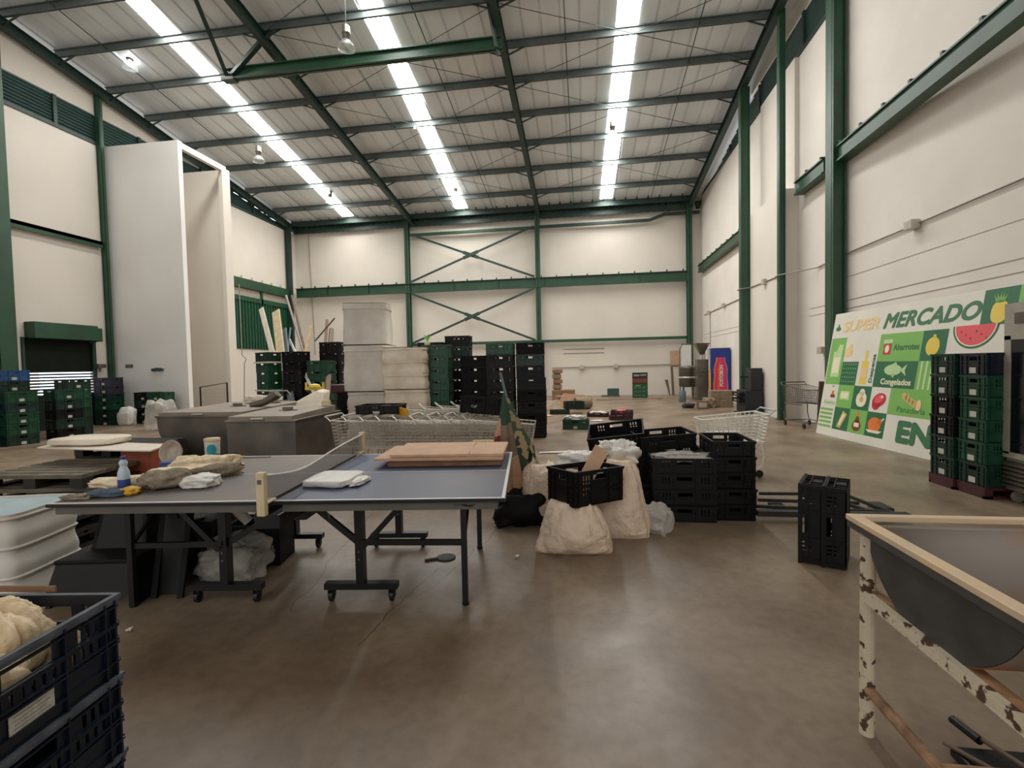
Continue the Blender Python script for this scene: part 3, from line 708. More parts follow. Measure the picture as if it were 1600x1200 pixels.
# --- foreground left stack of navy crates
SIZES['navy'] = (.60, .42, .262)
cx, cy = -2.14, 1.36
base = at(190, 1160, .28)
def navy_stack():
    q = at(189, 926, .80); p = at(0, 1033, .80)
    dr = (p-q); dr.z = 0; ang = math.atan2(dr.y, dr.x)          # near long edge runs from the right corner towards the camera
    c = at(0, 913, .80)
    e1 = (p-q).normalized(); e2 = Vector((e1.y, -e1.x, 0))
    if (c-q).dot(e2) < 0: e2 = -e2
    L, Wd, H = SIZES['navy']
    ctr = q+e1*L/2+e2*Wd/2
    rz = math.atan2(e1.y, e1.x)
    if e2.dot(Vector((-math.sin(rz), math.cos(rz), 0))) < 0: rz += PI
    body = crate_mesh(L, Wd, H, M['navy'], deep=True); rimm = rim_mesh(L, Wd, H, M['navyrim'])
    out = []
    for k, z in enumerate((.013, .276, .539)):
        nm = ['lowest', 'middle', 'topmost'][k]
        t = thing('plastic_crate', ('navy plastic crate full of beige bags, %s of the foreground stack' if k == 2 else 'navy plastic crate, %s of the foreground stack at lower left') % nm,
                  'crate', (ctr.x, ctr.y, z), rz+[.01, -.012, 0][k], 'navy crates in the left foreground')
        inst('body', body, t); inst('rim', rimm, t, label='worn grey-blue rim')
        if k > 0:
            for s in ((-1, 1) if k == 2 else (-1,)):
                b = MB(); y = s*(Wd/2-.009)
                b.box(-.062, .062, min(y, y+s*.003), max(y, y+s*.003), .045, .105); o = b.build('sticker', M['sticker'], t)
                b = MB()
                for i in range(4): b.box(-.05, .05-.012*(i % 2), min(y+s*.003, y+s*.0036), max(y+s*.003, y+s*.0036), .055+i*.011, .0585+i*.011)
                b.build('print', M['stickl'], o)
        out.append(t)
    return ctr, rz
nc, nrz = navy_stack()
def pleat(p, q):
    a = math.atan2(q.y, q.x); z = max(0, q.z)
    k = 1+(.10*math.sin(11*a+2*q.z)+.06*math.sin(23*a))*z**.6-.35*z**3
    return Vector((p.x*k, p.y*k, p.z*(1+.25*z**2)))
for i, (dx, dy, s, l, dz, rr) in enumerate(((-.15, .02, (.25, .30, .25), 'tied beige plastic bag in the far half of the top navy crate', 0, .1), (.10, .03, (.22, .26, .25), 'puffy beige plastic bag with a twisted top in the navy crate', .0, .2),
                               (-.03, -.10, (.20, .12, .15), 'crumpled tan bag against the handle of the navy crate', .0, .0), (.21, -.06, (.10, .16, .12), 'small pale bag near the front corner of the navy crate', 0, .2))):
    c, s_ = math.cos(nrz), math.sin(nrz)
    o = blob('plastic_bag', s, (nc.x+dx*c-dy*s_, nc.y+dx*s_+dy*c, .60+dz), M['sacky'], rz=rr+nrz, seed=i+3, amp=.10, fine=.03, e=.8, nu=90, nv=50, pinch=pleat)
    tag(o, l, 'bag', 'beige bags in the navy crate')
    o = None
b = MB(); b.box(-.14, .14, -.003, .003, 0, .02)
tag(b.build('wooden_lath', M['cardd'], loc=(at(25, 911, .82).x, at(25, 911, .82).y, .79), rz=.1), 'thin brown lath lying across the far rim of the navy crate', 'stick')

# --- black crates on the floor, centre right
gb = 'black crates piled right of the sacks'
stack('low', .93, 5.03, .0, [K]*4, 'the flat-crate pile right of the sacks', gb, h=.152)
stack('low', 1.40, 5.2, PI/2, [B_, K, B_, K, K], 'the flat-crate pile beside the steel bars', gb, h=.152)
stack('low', .92, 5.46, .02, [K]*4, 'the rear row of flat crates', gb, h=.152)

crate('low', K, (.62, 5.25, .0), .05, 'black crate half hidden behind the tied sack', gb)
crate('low', K, (.60, 5.25, .153), .02, 'second black crate half hidden behind the tied sack', gb)
crate('low', K, (.45, 5.55, .0), .03, 'black crate on the floor at the rear left of the pile', gb)
crate('low', K, (.45, 5.55, .153), -.02, 'second black crate at the rear left of the pile', gb)
crate('low', K, (.44, 5.55, .306), .04, 'third black crate at the rear left of the pile', gb)
crate('low', K, (.44, 5.56, .459), -.03, 'fourth black crate at the rear left of the pile', gb)
crate('low', B_, (.35, 5.50, .67), 0, 'black crate propped up on its side at the back left of the pile', gb, rot=(.30, -.13, -.12))
crate('low', B_, (.82, 5.46, .63), 0, 'black slotted crate tilted across the back of the pile', gb, rot=(.06, -.05, .22))
# two crates standing on end
for k, (px, py, sz, off) in enumerate(((0, 0, 'low', -.075), (0, 0, 'low', .078))):
    rz = -.50
    bx = Vector((1.80, 4.03, .302)); d = Vector((math.cos(rz), math.sin(rz), 0))
    t = crate(sz, K, bx+d*(off+.07)+Vector((-d.y, d.x, 0))*(.0 if k == 0 else -.004), 0, 'black crate standing on its end, %s of the upright pair' % ['left', 'right'][k], 'upright black crates')
    t.rotation_euler = (Matrix.Rotation(rz, 3, 'Z') @ Matrix(((0, 0, -1), (0, 1, 0), (1, 0, 0)))).to_euler()
# --- crate on top of the sacks
SIZES['navyb'] = (.54, .38, .285)
crate('navyb', K, (-.005, 4.20, .375), 0, 'black crate with a cardboard piece in it, resting on the sacks', 'crate on sacks', 'f', rot=(-.02, .03, PI/2-.86))
b = MB(); b.box(-.065, .065, -.004, .004, 0, .44)
o = b.build('cardboard_strip', M['card'], loc=(-.06, 4.26, .42)); o.rotation_euler = (-.3, .55, .1); tag(o, 'tan cardboard strip sticking out of the crate on the sacks', 'cardboard')
# --- crates and trays on the far floor
p = at(900, 672); crate('mid', G, (p.x, p.y+.25, 0), -.08, 'green crate full of scraps on the far floor', 'scattered far crates', 'f')
p = at(880, 652); crate('tray', D, (p.x-.15, p.y+1.0, 0), .1, 'dark tray with scraps behind the green floor crate', 'scattered far crates')
p = at(888, 650); crate('mid', D, (p.x+.15, p.y+.9, .13), .25, 'dark green crate tipped on the dark tray', 'scattered far crates')
p = at(938, 653); crate('tray', 'maroon', (p.x-.05, p.y+.4, 0), -.15, 'left dark red tray with white scraps on the far floor', 'scattered far crates')
p = at(971, 657); crate('tray', 'maroon', (p.x, p.y+.25, 0), .1, 'front dark red tray of the pair on the far floor', 'scattered far crates')
crate('tray', 'maroon', (p.x+.04, p.y+.30, .122), -.1, 'upper dark red tray resting on the front one, with a red bag', 'scattered far crates')

# ================================================================== TABLE
TA = .115; TO = Vector((-1.826, 2.649, 0))
def tw(u, v, z=0.): return Vector((TO.x+u*math.cos(TA)-v*math.sin(TA), TO.y+u*math.sin(TA)+v*math.cos(TA), z))
tt = thing('table_tennis_table', 'folding table tennis table with one blue half and one dusty grey half', 'table', TO, TA)
def half(s, m, nm):
    u0, u1 = (0.01, 1.37) if s > 0 else (-1.37, -.03)
    b = MB(); b.box(u0, u1, 0, 1.525, .738, .757); o = b.build('tabletop', M[m], tt, ); o['label'] = nm
    b = MB(); z0, z1 = .757, .7585; w = .02
    b.box(u0, u1, 0, w, z0, z1); b.box(u0, u1, 1.525-w, 1.525, z0, z1)
    e = u1 if s > 0 else u0; b.box(min(e, e-s*w), max(e, e-s*w), w, 1.525-w, z0, z1); b.box(u0+w, u1-w, .759, .765, z0, z1)
    b.build('white_line', M['white'], o)
    b = MB(); b.box(u0, u1, -.004, .002, .736, .752); b.box(u0, u1, 1.523, 1.529, .736, .752); b.box(min(e, e+s*.004), max(e, e+s*.004), 0, 1.525, .736, .752)
    b.build('edge_strip', M['tubeb'], o)
    b = MB(); i = .045
    b.box(u0+i, u1-i, .012, .024, .690, .738); b.box(u0+i, u1-i, 1.50, 1.512, .69, .738); b.box(u0+i, u0+i+.012, .02, 1.5, .69, .738); b.box(u1-i-.012, u1-i, .02, 1.5, .69, .738)
    ap = b.build('apron', M['apron'], tt)
    if s > 0:
        b = MB(); b.cur = 0
        for q in (((1.10, .722), (1.14, .705), (1.155, .713), (1.145, .722)), ((1.15, .715), (1.20, .722), (1.175, .704), (1.155, .702)), ((1.10, .716), (1.06, .722), (1.10, .711))):
            b.prism([(x, .012, z) for x, z in q], None, (0, -.002, 0))
        b.build('winged_emblem', M['tubeb'], ap)
    for v in (.33, 1.30):
        fu = s*(.40 if s > 0 else .50)
        b = MB(); b.cbox((fu, v, .41), (.05, .07, .57)); lg = b.build('leg', M['tubeb'], tt)
        b = MB(); b.box(fu-.24, fu+.24, v-.03, v+.03, .085, .125); b.build('foot_bar', M['tubeb'], lg)
        for q in (-1, 1):
            b = MB(); b.tube([(fu+q*.2, v, .085), (fu+q*.2, v, .06)], .012, 8); b.tube([(fu+q*.2-.012, v, .035), (fu+q*.2+.012, v, .035)], .034, 14)
            b.box(fu+q*.2-.02, fu+q*.2-.014, v-.02, v+.02, .03, .075); b.box(fu+q*.2+.014, fu+q*.2+.02, v-.02, v+.02, .03, .075)
            b.build('caster', M['tubeb'], lg)
        b = MB()
        for z in (.29, .34): b.tube([(fu, v-.034, z), (fu, v-.042, z)], .008, 10)
        b.build('bolt', M['steel'], lg)
        ou = s*1.09
        b = MB(); b.cbox((ou, v-.06, .36), (.036, .036, .70)); b.tube([(ou, v-.06, .02), (ou, v-.06, 0)], .024, 10); l2 = b.build('leg', M['tubeb'], tt)
        b = MB(); b.bar((fu, v-.03, .40), (ou, v-.05, .40), .025, .035); b.build('cross_rail', M['tubeb'], tt)
        b = MB(); b.bar((fu+s*.02, v-.035, .36), (fu+s*.34, v-.035, .70), .02, .035); b.build('diagonal_strut', M['tubeb'], tt)
        b = MB(); b.bar((ou, v-.03, .42), (ou+s*.02-s*.02, v+.3, .69), .02, .02) if v > 1 else b.bar((ou, v-.03, .42), (ou, v+.35, .69), .02, .02); b.build('diagonal_strut', M['tubeb'], tt)
        b = MB(); b.bar((fu, v, .38), (s*.03, v+.05, .66), .022, .04); b.build('link_arm', M['tubeb'], tt)
        b = MB(); b.tube([(fu-s*.2, v, .53+.02), (fu-s*.2, v, .57), (fu-s*.22, v, .6), (fu-s*.19, v, .6)], .005, 6); b.build('latch', M['steel'], tt)
    b = MB(); b.bar((s*1.07, 1.2, .40), (s*.72, 1.22, .69), .014, .022)
    if s > 0: b.build('diagonal_strut', M['redm'], tt)['label'] = 'dark red diagonal strut'
half(1, 'bluet', 'blue half of the table top'); half(-1, 'dustt', 'dusty grey half of the table top')
b = MB(); b.box(-.06, .06, .3, 1.25, .55, .6); b.box(-.10, .05, -.02, .30, .60, .68); b.build('centre_hinge', M['tubeb'], tt)
for v, zt in ((-.10, .95), (1.62, .945)):
    b = MB(); b.box(-.03, .02, v-.02, v+.02, .70, zt); b.box(-.03, .02, min(v, v+(.12 if v < 0 else -.12)), max(v, v+(.12 if v < 0 else -.12)), .762, .775)
    o = bevel(b.build('net_post', M['cream'], tt), .008, 3)
    if v < 0:
        b = MB(); b.box(-.018, .006, v-.022, v-.0195, .885, .91); b.build('post_window', M['apron'], o)
b = MB()
def nf(u, v):
    yv = -.08+1.68*u; sag = .05*math.sin(PI*u)+.02*math.sin(PI*u*2)
    return (-.005+.01*math.sin(9*u), yv, .768+(.158-sag)*v)
b.grid(nf, 30, 4); b.build('net', M['net'], tt)
b = MB(); b.tube([Vector(nf(i/30, 1)) for i in range(31)], .007, 6); b.build('net_tape', M['white'], tt)

# things on the blue half
def sheet(name, u, v, z, a, c, h, ang, m, label, grp=None, cat='cardboard'):
    o = thing(name, label, cat, tw(u, v, z), TA+ang, grp)
    b = MB(); n = max(1, int(h/.006)); 
    for k in range(n):
        dx, dy = random.uniform(-.006, .006), random.uniform(-.006, .006); z0 = k*h/n
        b.box(-a/2+dx, a/2+dx, -c/2+dy, c/2+dy, z0+.0004, z0+h/n-.0004)
    return b.build('sheets', m if not isinstance(m, str) else M[m], o)
sheet('cardboard_stack', .86, 1.22, .761, .88, .56, .045, .0, 'cardd', 'stack of brown folded cardboard at the bottom of the pile on the blue table')
sheet('cardboard_stack', .82, 1.22, .808, 1.00, .62, .02, -.02, 'card', 'wider tan cardboard sheets in the middle of the pile on the table')
sheet('cardboard_stack', .75, 1.24, .83, .62, .60, .022, .0, 'card', 'pinkish tan cardboard panels on top of the pile, left part')
sheet('cardboard_stack', 1.19, 1.22, .83, .27, .58, .022, -.03, 'card', 'narrow pinkish tan cardboard panels on top of the pile, right part')
t = thing('folded_plastic', 'folded white plastic sheets lying on the blue half near the net', 'plastic sheet', tw(.19, .46, .759), TA-.12)
inst('bundle', blob_mesh('bundle', (.30, .34, .05), seed=4, amp=.05, fine=.012, e=.28, m=M['plast']), t)
b = MB(); b.grid(lambda u, v: (.13+.05*math.sin(9*v), -.15+.28*v, .008+.03*u+.006*math.sin(20*v)), 3, 24); b.build('loose_edge', M['plast'], t)
tag(blob('crumpled_bag', (.07, .20, .035), tw(.38, .42, .759), M['plast'], rz=.0, seed=9, amp=.2, fine=.06), 'small crumpled clear bag beside the folded white sheets', 'bag')
# things on the grey half
def bundle(name, u, v, d, ang, m, label, cat, seed, z=.759, **k):
    return tag(blob(name, d, tw(u, v, z), M[m], rz=TA+ang, seed=seed, **k), label, cat)
bundle('paper_bundle', -1.17, .42, (.42, .15, .07), .35, 'paper', 'crumpled cream paper bundle at the near left corner of the grey half', 'paper', 1, amp=.2, fine=.05)
bundle('paper_bundle', -.98, .62, (.46, .2, .08), .55, 'paper', 'long crumpled cream paper bundle behind the grey cloth', 'paper', 2, amp=.2, fine=.06)
bundle('paper_bundle', -1.02, .95, (.42, .17, .10), .62, 'paper', 'creased cream paper bundle reaching towards the wire rack', 'paper', 3, amp=.22, fine=.07)
bundle('paper_bundle', -1.22, 1.02, (.16, .13, .10), .2, 'paper', 'rounded cream lump beside the blue tub', 'paper', 5, amp=.15, fine=.05)
bundle('cloth_bundle', -.91, .38, (.30, .19, .12), .35, 'greyc', 'grey brown cloth sack heaped in front of the cream paper', 'cloth', 6, amp=.16, fine=.04, e=.8)
bundle('cloth_tail', -.76, .66, (.34, .09, .09), .9, 'greyc', 'twisted end of grey brown cloth pointing to the net', 'cloth', 12, amp=.16, fine=.05)
bundle('plastic_bag', -.69, .40, (.20, .17, .075), .2, 'plast', 'crumpled white plastic bag right of the grey cloth', 'bag', 7, amp=.16, fine=.05)
bundle('cloth_roll', -1.13, .16, (.22, .09, .045), .12, 'bluey', 'blue grey cloth roll along the near edge of the grey half', 'cloth', 8, amp=.12, fine=.04)
bundle('yellow_pouch', -1.02, .20, (.10, .10, .045), .2, 'yellow', 'yellow pouch between the bottle and the grey cloth', 'pouch', 11, amp=.15, fine=.05)
bundle('cloth_scrap', -1.27, .10, (.16, .05, .03), .1, 'greyc', 'small dark scrap at the near left corner of the table', 'cloth', 13, amp=.2, fine=.06)
t = thing('drink_bottle', 'pale plastic bottle with a blue cap and blue label on the grey half', 'bottle', tw(-1.13, .29, .759))
b = MB(); b.lathe([(.03, 0), (.034, .006), (.034, .11), (.033, .125), (.022, .155), (.018, .165), (.024, .178), (.024, .19), (.014, .205), (.014, .21)], 28); b.build('body', M['bottle'], t, True)
b = MB(); b.lathe([(.0346, .012), (.0349, .014), (.0349, .078), (.0346, .08)], 28); b.build('blue_label', M['blue'], t, True)
b = MB(); b.lathe([(.015, .208), (.016, .21), (.016, .226), (.014, .229)], 20); b.build('cap', M['bluec'], t, True)
t = thing('paper_tub', 'tall white tub with a teal round print and yellowish lid on the grey half', 'tub', tw(-1.29, 1.45, .759))
b = MB(); b.lathe([(.056, 0), (.058, .005), (.062, .15), (.062, .155)], 28); b.build('body', M['white'], t, True)
b = MB(); b.lathe([(.065, .152), (.066, .155), (.065, .176), (.056, .18)], 28); b.build('lid', M['cream'], t, True)
b = MB()
vs = []; 
for i in range(25):
    a = 2*PI*i/24; th = -1.02+.62*math.cos(a); z = .08+.05*math.sin(a); r = .0585+z*.027+.003
    vs.append((r*math.cos(th), r*math.sin(th), z))
vs.append((.0637*math.cos(-1.02), .0637*math.sin(-1.02), .08)); b.add(vs, [(i, i+1, 25) for i in range(24)])
b.build('round_print', M['teal'], t)
t = thing('hazy_bowl', 'hazy round plastic bowl standing on edge at the far left of the table', 'bowl', tw(-1.50, 1.20, .76), TA, rot=(PI/2-.25, 0, TA))
b = MB(); b.lathe([(.04, -.05), (.07, -.045), (.095, 0), (.10, .01), (.094, .01), (.066, -.035), (.04, -.04)], 32, (0, .10, 0)); b.build('shell', M['wicker'], t, True)
t = thing('blue_tub', 'small navy tub behind the cream papers on the table edge', 'tub', tw(-1.33, 1.0, .759), TA+.1)
b = MB(); b.box(-.07, .07, -.04, .04, 0, .05); b.box(-.075, .075, -.045, .045, .05, .058); b.build('body', M['blue'], t)
t = thing('wire_rack', 'small scrolled wire rack on the far part of the grey half', 'rack', tw(-1.05, 1.25, .759), TA+.08)
b = MB(); b.tube([(-.1, 0, 0), (-.1, 0, .07), (.1, 0, .07), (.1, 0, 0)], .003, 5); b.tube([(-.1, 0, .005), (.1, 0, .005)], .003, 5)
for i in range(4):
    cx_ = -.075+.05*i; b.tube([(cx_+.02*math.cos(k*PI/6), 0, .036+.026*math.sin(k*PI/6)) for k in range(13)], .0025, 5)
b.build('frame', M['tubeb'], t)
b = MB(); b.tube([(-.02, -.06, .01), (.02, -.07, .01)], .02, 14); tag(b.build('tape_roll', M['greyc'], loc=tw(-.98, 1.08, .769), rz=TA), 'small grey tape roll near the wire rack', 'tape')
t = thing('plastic_clip', 'bent dark brown plastic clip on the middle of the grey half', 'clip', tw(-.70, .79, .76), TA+.35)
b = MB(); b.tube([(-.09, -.02, .006), (-.02, -.02, .01), (0, 0, .03), (.03, .05, .05), (.06, .06, .045)], [.006, .01, .01, .009, .004], 8); b.build('clip', M['brown'], t)
b = MB(); b.tube([(-.12, 0, .004), (.12, .02, .004)], .004, 6); tag(b.build('thin_stick', M['stick'], loc=tw(-.88, 1.42, .759), rz=TA), 'thin stick lying beside the wire rack near the far table edge', 'stick')
# paddle on the floor
t = thing('table_tennis_paddle', 'worn table tennis paddle lying on the floor under the blue half', 'paddle', at(697, 872), .5)
b = MB(); b.lathe([(.072, 0), (.076, .003), (.076, .010), (.072, .012)], 28); b.build('blade', M['paddle'], t)
b = MB(); b.box(-.17, -.065, -.014, .014, 0, .02); bevel(b.build('handle', M['brown'], t), .005)

# ================================================================== LEFT SIDE
# white quilted bin under the left end of the table
def bale(w, d, h, label, loc, rz, m, seed, bands=3, grp='white quilted bales', name='quilted_bale', cat='bale', open_top=None):
    t = thing(name, label, cat, loc, rz, grp)
    b = MB()
    def fn(u, v):
        a = 2*PI*u; c, s = math.cos(a), math.sin(a); e = .22
        x = math.copysign(abs(c)**e, c)*w/2; y = math.copysign(abs(s)**e, s)*d/2; z = v*h
        q = Vector((x*1.3+seed*3, y*1.3, z*1.6)); k = 1
        k += .022*math.sin(bands*2*PI*v)+.035*noise.noise(q*1.1)+.015*noise.noise(q*5)
        zz = z+.02*noise.noise(Vector((x*2+seed, y*2, z*3)))*(1 if 0 < v < 1 else 0)
        return (x*k, y*k, max(0, zz))
    b.grid(fn, 64, 30, True)
    top = [fn(i/64, 1) for i in range(64)]; bt = [fn(i/64, 0) for i in range(64)]
    if not open_top: b.add([(x*.985, y*.985, h+.012) for x, y, z in top]+[(0, 0, h+.02)], [(i, (i+1) % 64, 64) for i in range(64)])
    b.build('cover', M[m], t, True)
    if open_top:
        b = MB(); b.add([(x*.99, y*.99, h-.015+.02*noise.noise(Vector((x*3, y*3, 0)))) for x, y, z in top]+[(0, 0, h-.03)], [(i, (i+1) % 64, 64) for i in range(64)]); b.build('inner_sheet', M[open_top], t)
    b = MB()
    for k in range(1, bands+1):
        z = h*(k/(bands+.15))
        pts = [Vector(fn(i/64, z/h)) for i in range(65)]; b.tube([Vector((p.x*1.012, p.y*1.012, p.z)) for p in pts], .011, 5, False)
    b.build('seam_roll', M[m], t, True)
    return t
bale(.95, .60, .62, 'white quilted bin with pale blue sheet inside under the left table end', (-4.22, 2.85, 0), .24, 'baleg', 2, 3, None, 'quilted_bin', 'bin', 'lbluem')
# black step stool and folding chair parts under the table
t = thing('step_stool', 'black plastic two-step stool standing under the left end of the table', 'stool', (-3.28, 3.12, 0), TA+.05)
b = MB(); b.prism([(-.19, -.12, .30), (.19, -.12, .30), (.15, -.02, .66), (-.15, -.02, .66)], None, (0, .03, .004)); b.prism([(-.19, .22, .30), (.19, .22, .30), (.15, .14, .66), (-.15, .14, .66)], None, (0, -.03, .004))
b.prism([(-.19, -.12, .3), (-.19, .22, .3), (-.15, .14, .66), (-.15, -.02, .66)], None, (.03, 0, 0)); b.prism([(.19, -.12, .3), (.19, .22, .3), (.15, .14, .66), (.15, -.02, .66)], None, (-.03, 0, 0)); b.build('upper_legs', M['black'], t)
b = MB(); b.box(-.17, .17, -.05, .18, .66, .685); bevel(b.build('top_step', M['black'], t), .01)
b = MB(); b.box(-.26, .26, -.34, .02, .27, .30); bevel(b.build('lower_step', M['blackd'], t), .01)
b = MB()
for i in (-1, 1):
    b.prism([(i*.25, -.33, .28), (i*.25, .26, .28), (i*.29, .32, 0), (i*.29, -.38, 0)], None, (-i*.03, 0, 0))
b.prism([(-.25, -.33, .27), (.25, -.33, .27), (.29, -.38, .08), (-.29, -.38, .08)], None, (0, .02, 0)); b.build('lower_legs', M['black'], t)
t = thing('folded_chair', 'folded black chair frame leaning upright under the left half of the table', 'chair', (-2.83, 3.05, 0), TA)
b = MB(); b.prism([(-.09, -.1, .02), (.06, -.1, .02), (.03, .08, .66), (-.12, .08, .66)], None, (0, .03, 0)); b.build('backrest', M['black'], t)
b = MB(); b.bar((-.09, -.13, 0), (-.16, .12, .66), .035, .03); b.bar((.09, -.13, 0), (.04, .12, .66), .035, .03); b.bar((-.09, -.02, .12), (.09, -.02, .12), .02, .02); b.build('frame', M['blackd'], t)
b = MB(); b.bar((.17, .16, 0), (.02, .0, .66), .035, .03); b.bar((-.03, .2, 0), (.0, .0, .66), .035, .03); b.build('rear_frame', M['blackd'], t)
b = MB(); b.tube([(.0, 0, 0), (0, 0, .34)], .038, 16); o = b.build('paper_roll', M['baleg'], loc=(-2.62, 3.5, .345)); o.rotation_euler = (.3, -.6, 0); tag(o, 'grey white roll leaning under the grey half of the table', 'roll')
t = thing('black_tote', 'black plastic tote on the floor below the grey half, holding the roll', 'tote', (-2.6, 3.62, 0), .2)
b = MB(); b.box(-.2, .2, -.15, .15, 0, .01); b.box(-.2, .2, -.15, -.14, 0, .32); b.box(-.2, .2, .14, .15, 0, .32); b.box(-.2, -.19, -.15, .15, 0, .32); b.box(.19, .2, -.15, .15, 0, .32); b.build('body', M['blackd'], t)
b = MB(); b.box(-.21, .21, -.16, -.15, .3, .325); b.box(-.21, .21, .15, .16, .3, .325); b.box(-.21, -.2, -.16, .16, .3, .325); b.box(.2, .21, -.16, .16, .3, .325); b.build('rim', M['black'], t)
tag(blob('clear_bag', (.44, .34, .26), (-2.60, 3.32, 0), M['clear'], rz=.3, seed=21, amp=.2, fine=.06), 'shiny clear crinkled plastic bag on the floor under the grey half', 'bag')
tag(blob('paper_pack', (.16, .1, .09), (-3.10, 3.5, .36), M['plast'], rz=.3, seed=22, amp=.08, fine=.02, e=.4), 'small white pack seen through the gap under the table', 'pack')
bx = MB(); bx.box(-.2, .2, -.2, .2, 0, .355); tag(bx.build('dark_box', M['blackd'], loc=(-3.12, 3.62, 0), rz=.1), 'low dark box on the floor behind the step stool', 'box')

# pallets at left
def pallet(l, w, h, loc, rz, label, rot=None, m='pallet'):
    t = thing('plastic_pallet', label, 'pallet', loc, rz, 'pallets piled at the left', rot)
    b = MB(); n = 7; st = w/n
    for i in range(n): b.box(-l/2, l/2, -w/2+i*st, -w/2+i*st+st*.72, h-.022, h)
    b.box(-l/2, l/2, -w/2, w/2, h-.04, h-.024); b.build('deck', M[m], t)
    for i in (-1, 0, 1):
        b = MB()
        for j in (-1, 0, 1): b.box(i*(l/2-.07)-.07, i*(l/2-.07)+.07, j*(w/2-.07)-.07, j*(w/2-.07)+.07, .022, h-.04)
        b.box(i*(l/2-.07)-.07, i*(l/2-.07)+.07, -w/2, w/2, 0, .022); b.build('runner', M['palletd'], t)
    b = MB()
    for i in range(3): b.tube([(-l/2+.2+i*(l-.4)/2, -w/2+.06, h), (-l/2+.2+i*(l-.4)/2, -w/2+.06, h+.004)], .03, 12)
    b.build('deck_plug', M['apron'], t)
for k in range(3):
    pallet(1.2, 1.0, .148, (-6.0, 5.0, k*.15), .12+[.0, .05, -.03][k], 'dark dusty plastic pallet, %s of the tall pile at left' % ['lowest', 'middle', 'topmost'][k])
for k in range(2):
    pallet(1.2, 1.0, .148, (-5.0, 3.95, k*.15), .05+.04*k, 'dark dusty plastic pallet, %s of the nearer pile behind the quilted bin' % ['lower', 'upper'][k], m='palletd')
pallet(1.2, 1.0, .148, (-4.45, 5.2, .0), .1, 'single dark pallet on the floor between the piles and the steel tanks')
pallet(1.1, .9, .14, (-6.35, 6.05, .0), -.1, 'rear dark pallet under the white board, lower', m='palletd')
for k in range(3): pallet(1.0, .8, .14, (-6.3, 6.1, .142*(k+1)), -.1+.04*k, 'rear dark pallet under the white board, %s' % ['second', 'third', 'topmost'][k], m='palletd')
def panel_px(name, pts, z, th, m, label, cat, rot=None):
    P = [at(x, y, z) for x, y in pts]; c = sum(P, Vector())/len(P)
    b = MB(); b.prism([p-c for p in P], None, (0, 0, -th)); return tag(b.build(name, M[m], loc=c), label, cat)
panel_px('white_board', [(58, 699), (170, 703), (235, 704), (262, 694), (165, 690), (90, 692)], .64, .014, 'board', 'big white board lying across the rear pallets and the orange box', 'board')
p = at(222, 735, .0); b = MB(); q = at(222, 703, .62)
t = thing('orange_box', 'rusty orange box standing under the right end of the white board', 'box', (-5.50, 5.48, 0), .1)
b = MB(); b.box(-.19, .19, -.15, .15, 0, .61); bevel(b.build('body', M['orange'], t), .008)
b = MB(); b.box(-.195, .195, -.155, .155, .612, .622); b.build('lid', M['orange'], t)
p = at(142, 691, .66)
tag(blob('flat_cushion', (.84, .5, .10), (p.x, p.y, .645), M['bale'], rz=.08, seed=31, amp=.03, fine=.01, e=.5), 'flat whitish cushion lying on the white board', 'cushion')
b = MB(); b.box(-.34, .34, -.2, .2, 0, .02)
# ---- steel tanks with sloped lids
def tank(loc, rz, L, D, zt, label, curved, grp='steel tanks'):
    t = thing('steel_tank', label, 'tank', loc, rz, grp)
    b = MB(); w = D/2; ztop = zt
    if curved:
        n = 20; prof = [(-L/2*math.cos(PI*i/n)*1.0, ztop-.03-(.62)*math.sin(PI*i/n)**.75) for i in range(n+1)]
        b.prism([(x, -w, z) for x, z in prof], None, (0, D, 0))
    else:
        n = 14; prof = [(-L/2, ztop-.03), (-L/2, ztop-.55), (-L/2+.1, ztop-.68), (L/2-.1, ztop-.68), (L/2, ztop-.55), (L/2, ztop-.03)]
        b.prism([(x, -w, z) for x, z in prof], None, (0, D, 0))
    b.build('shell', M['steeld'], t)
    b = MB(); b.box(-L/2-.02, L/2+.02, -w-.02, w+.02, ztop-.03, ztop); bevel(b.build('rim', M['steel'], t), .006)
    b = MB(); i = .06
    b.add([(-L/2+i*.2, -w+.02, ztop), (L/2-i, -w+.02, ztop), (L/2-i, w-.02, ztop), (-L/2+i*.2, w-.02, ztop),
           (-L/2+i*.2, -w+.02, ztop+.05), (L/2-i, -w+.02, ztop+.05), (L/2-i, w-.02, ztop+.05+.04), (-L/2+i*.2, w-.02, ztop+.05+.04)], [(0, 3, 2, 1), (4, 5, 6, 7), (0, 1, 5, 4), (1, 2, 6, 5), (2, 3, 7, 6), (3, 0, 4, 7)])
    ld = b.build('lid', M['lid'], t)
    b = MB(); b.box(-.07, .07, -.03, .03, ztop+.07, ztop+.125); b.box(-.13, -.09, -.03, 0, ztop+.07, ztop+.08); b.box(.09, .16, -.02, 0, ztop+.07, ztop+.085)
    bevel(b.build('latch', M['steeld'], ld), .01)
    b = MB(); b.box(-.14, .04, -w-.012, -w+.02, ztop+.012, ztop+.03); b.build('lid_handle', M['chrome'], ld)
    for i in (-1, 1):
        for j in (-1, 1):
            b = MB(); b.tube([(i*(L/2-.2), j*(w-.12), 0), (i*(L/2-.2), j*(w-.12), ztop-.45)], .025, 10); b.build('leg', M['steel'], t)
tank((-4.42, 6.87, 0), .06, .98, 1.40, .85, 'right steel tank with a dusty lid behind the table', False)
tank((-5.82, 7.62, 0), .02, 1.48, 1.70, .86, 'left round-bellied steel tank with a dusty lid', True)
b = MB(); b.box(-.06, .06, -.05, .05, 0, .06); b.box(-.05, .05, -.04, .04, .06, .08)
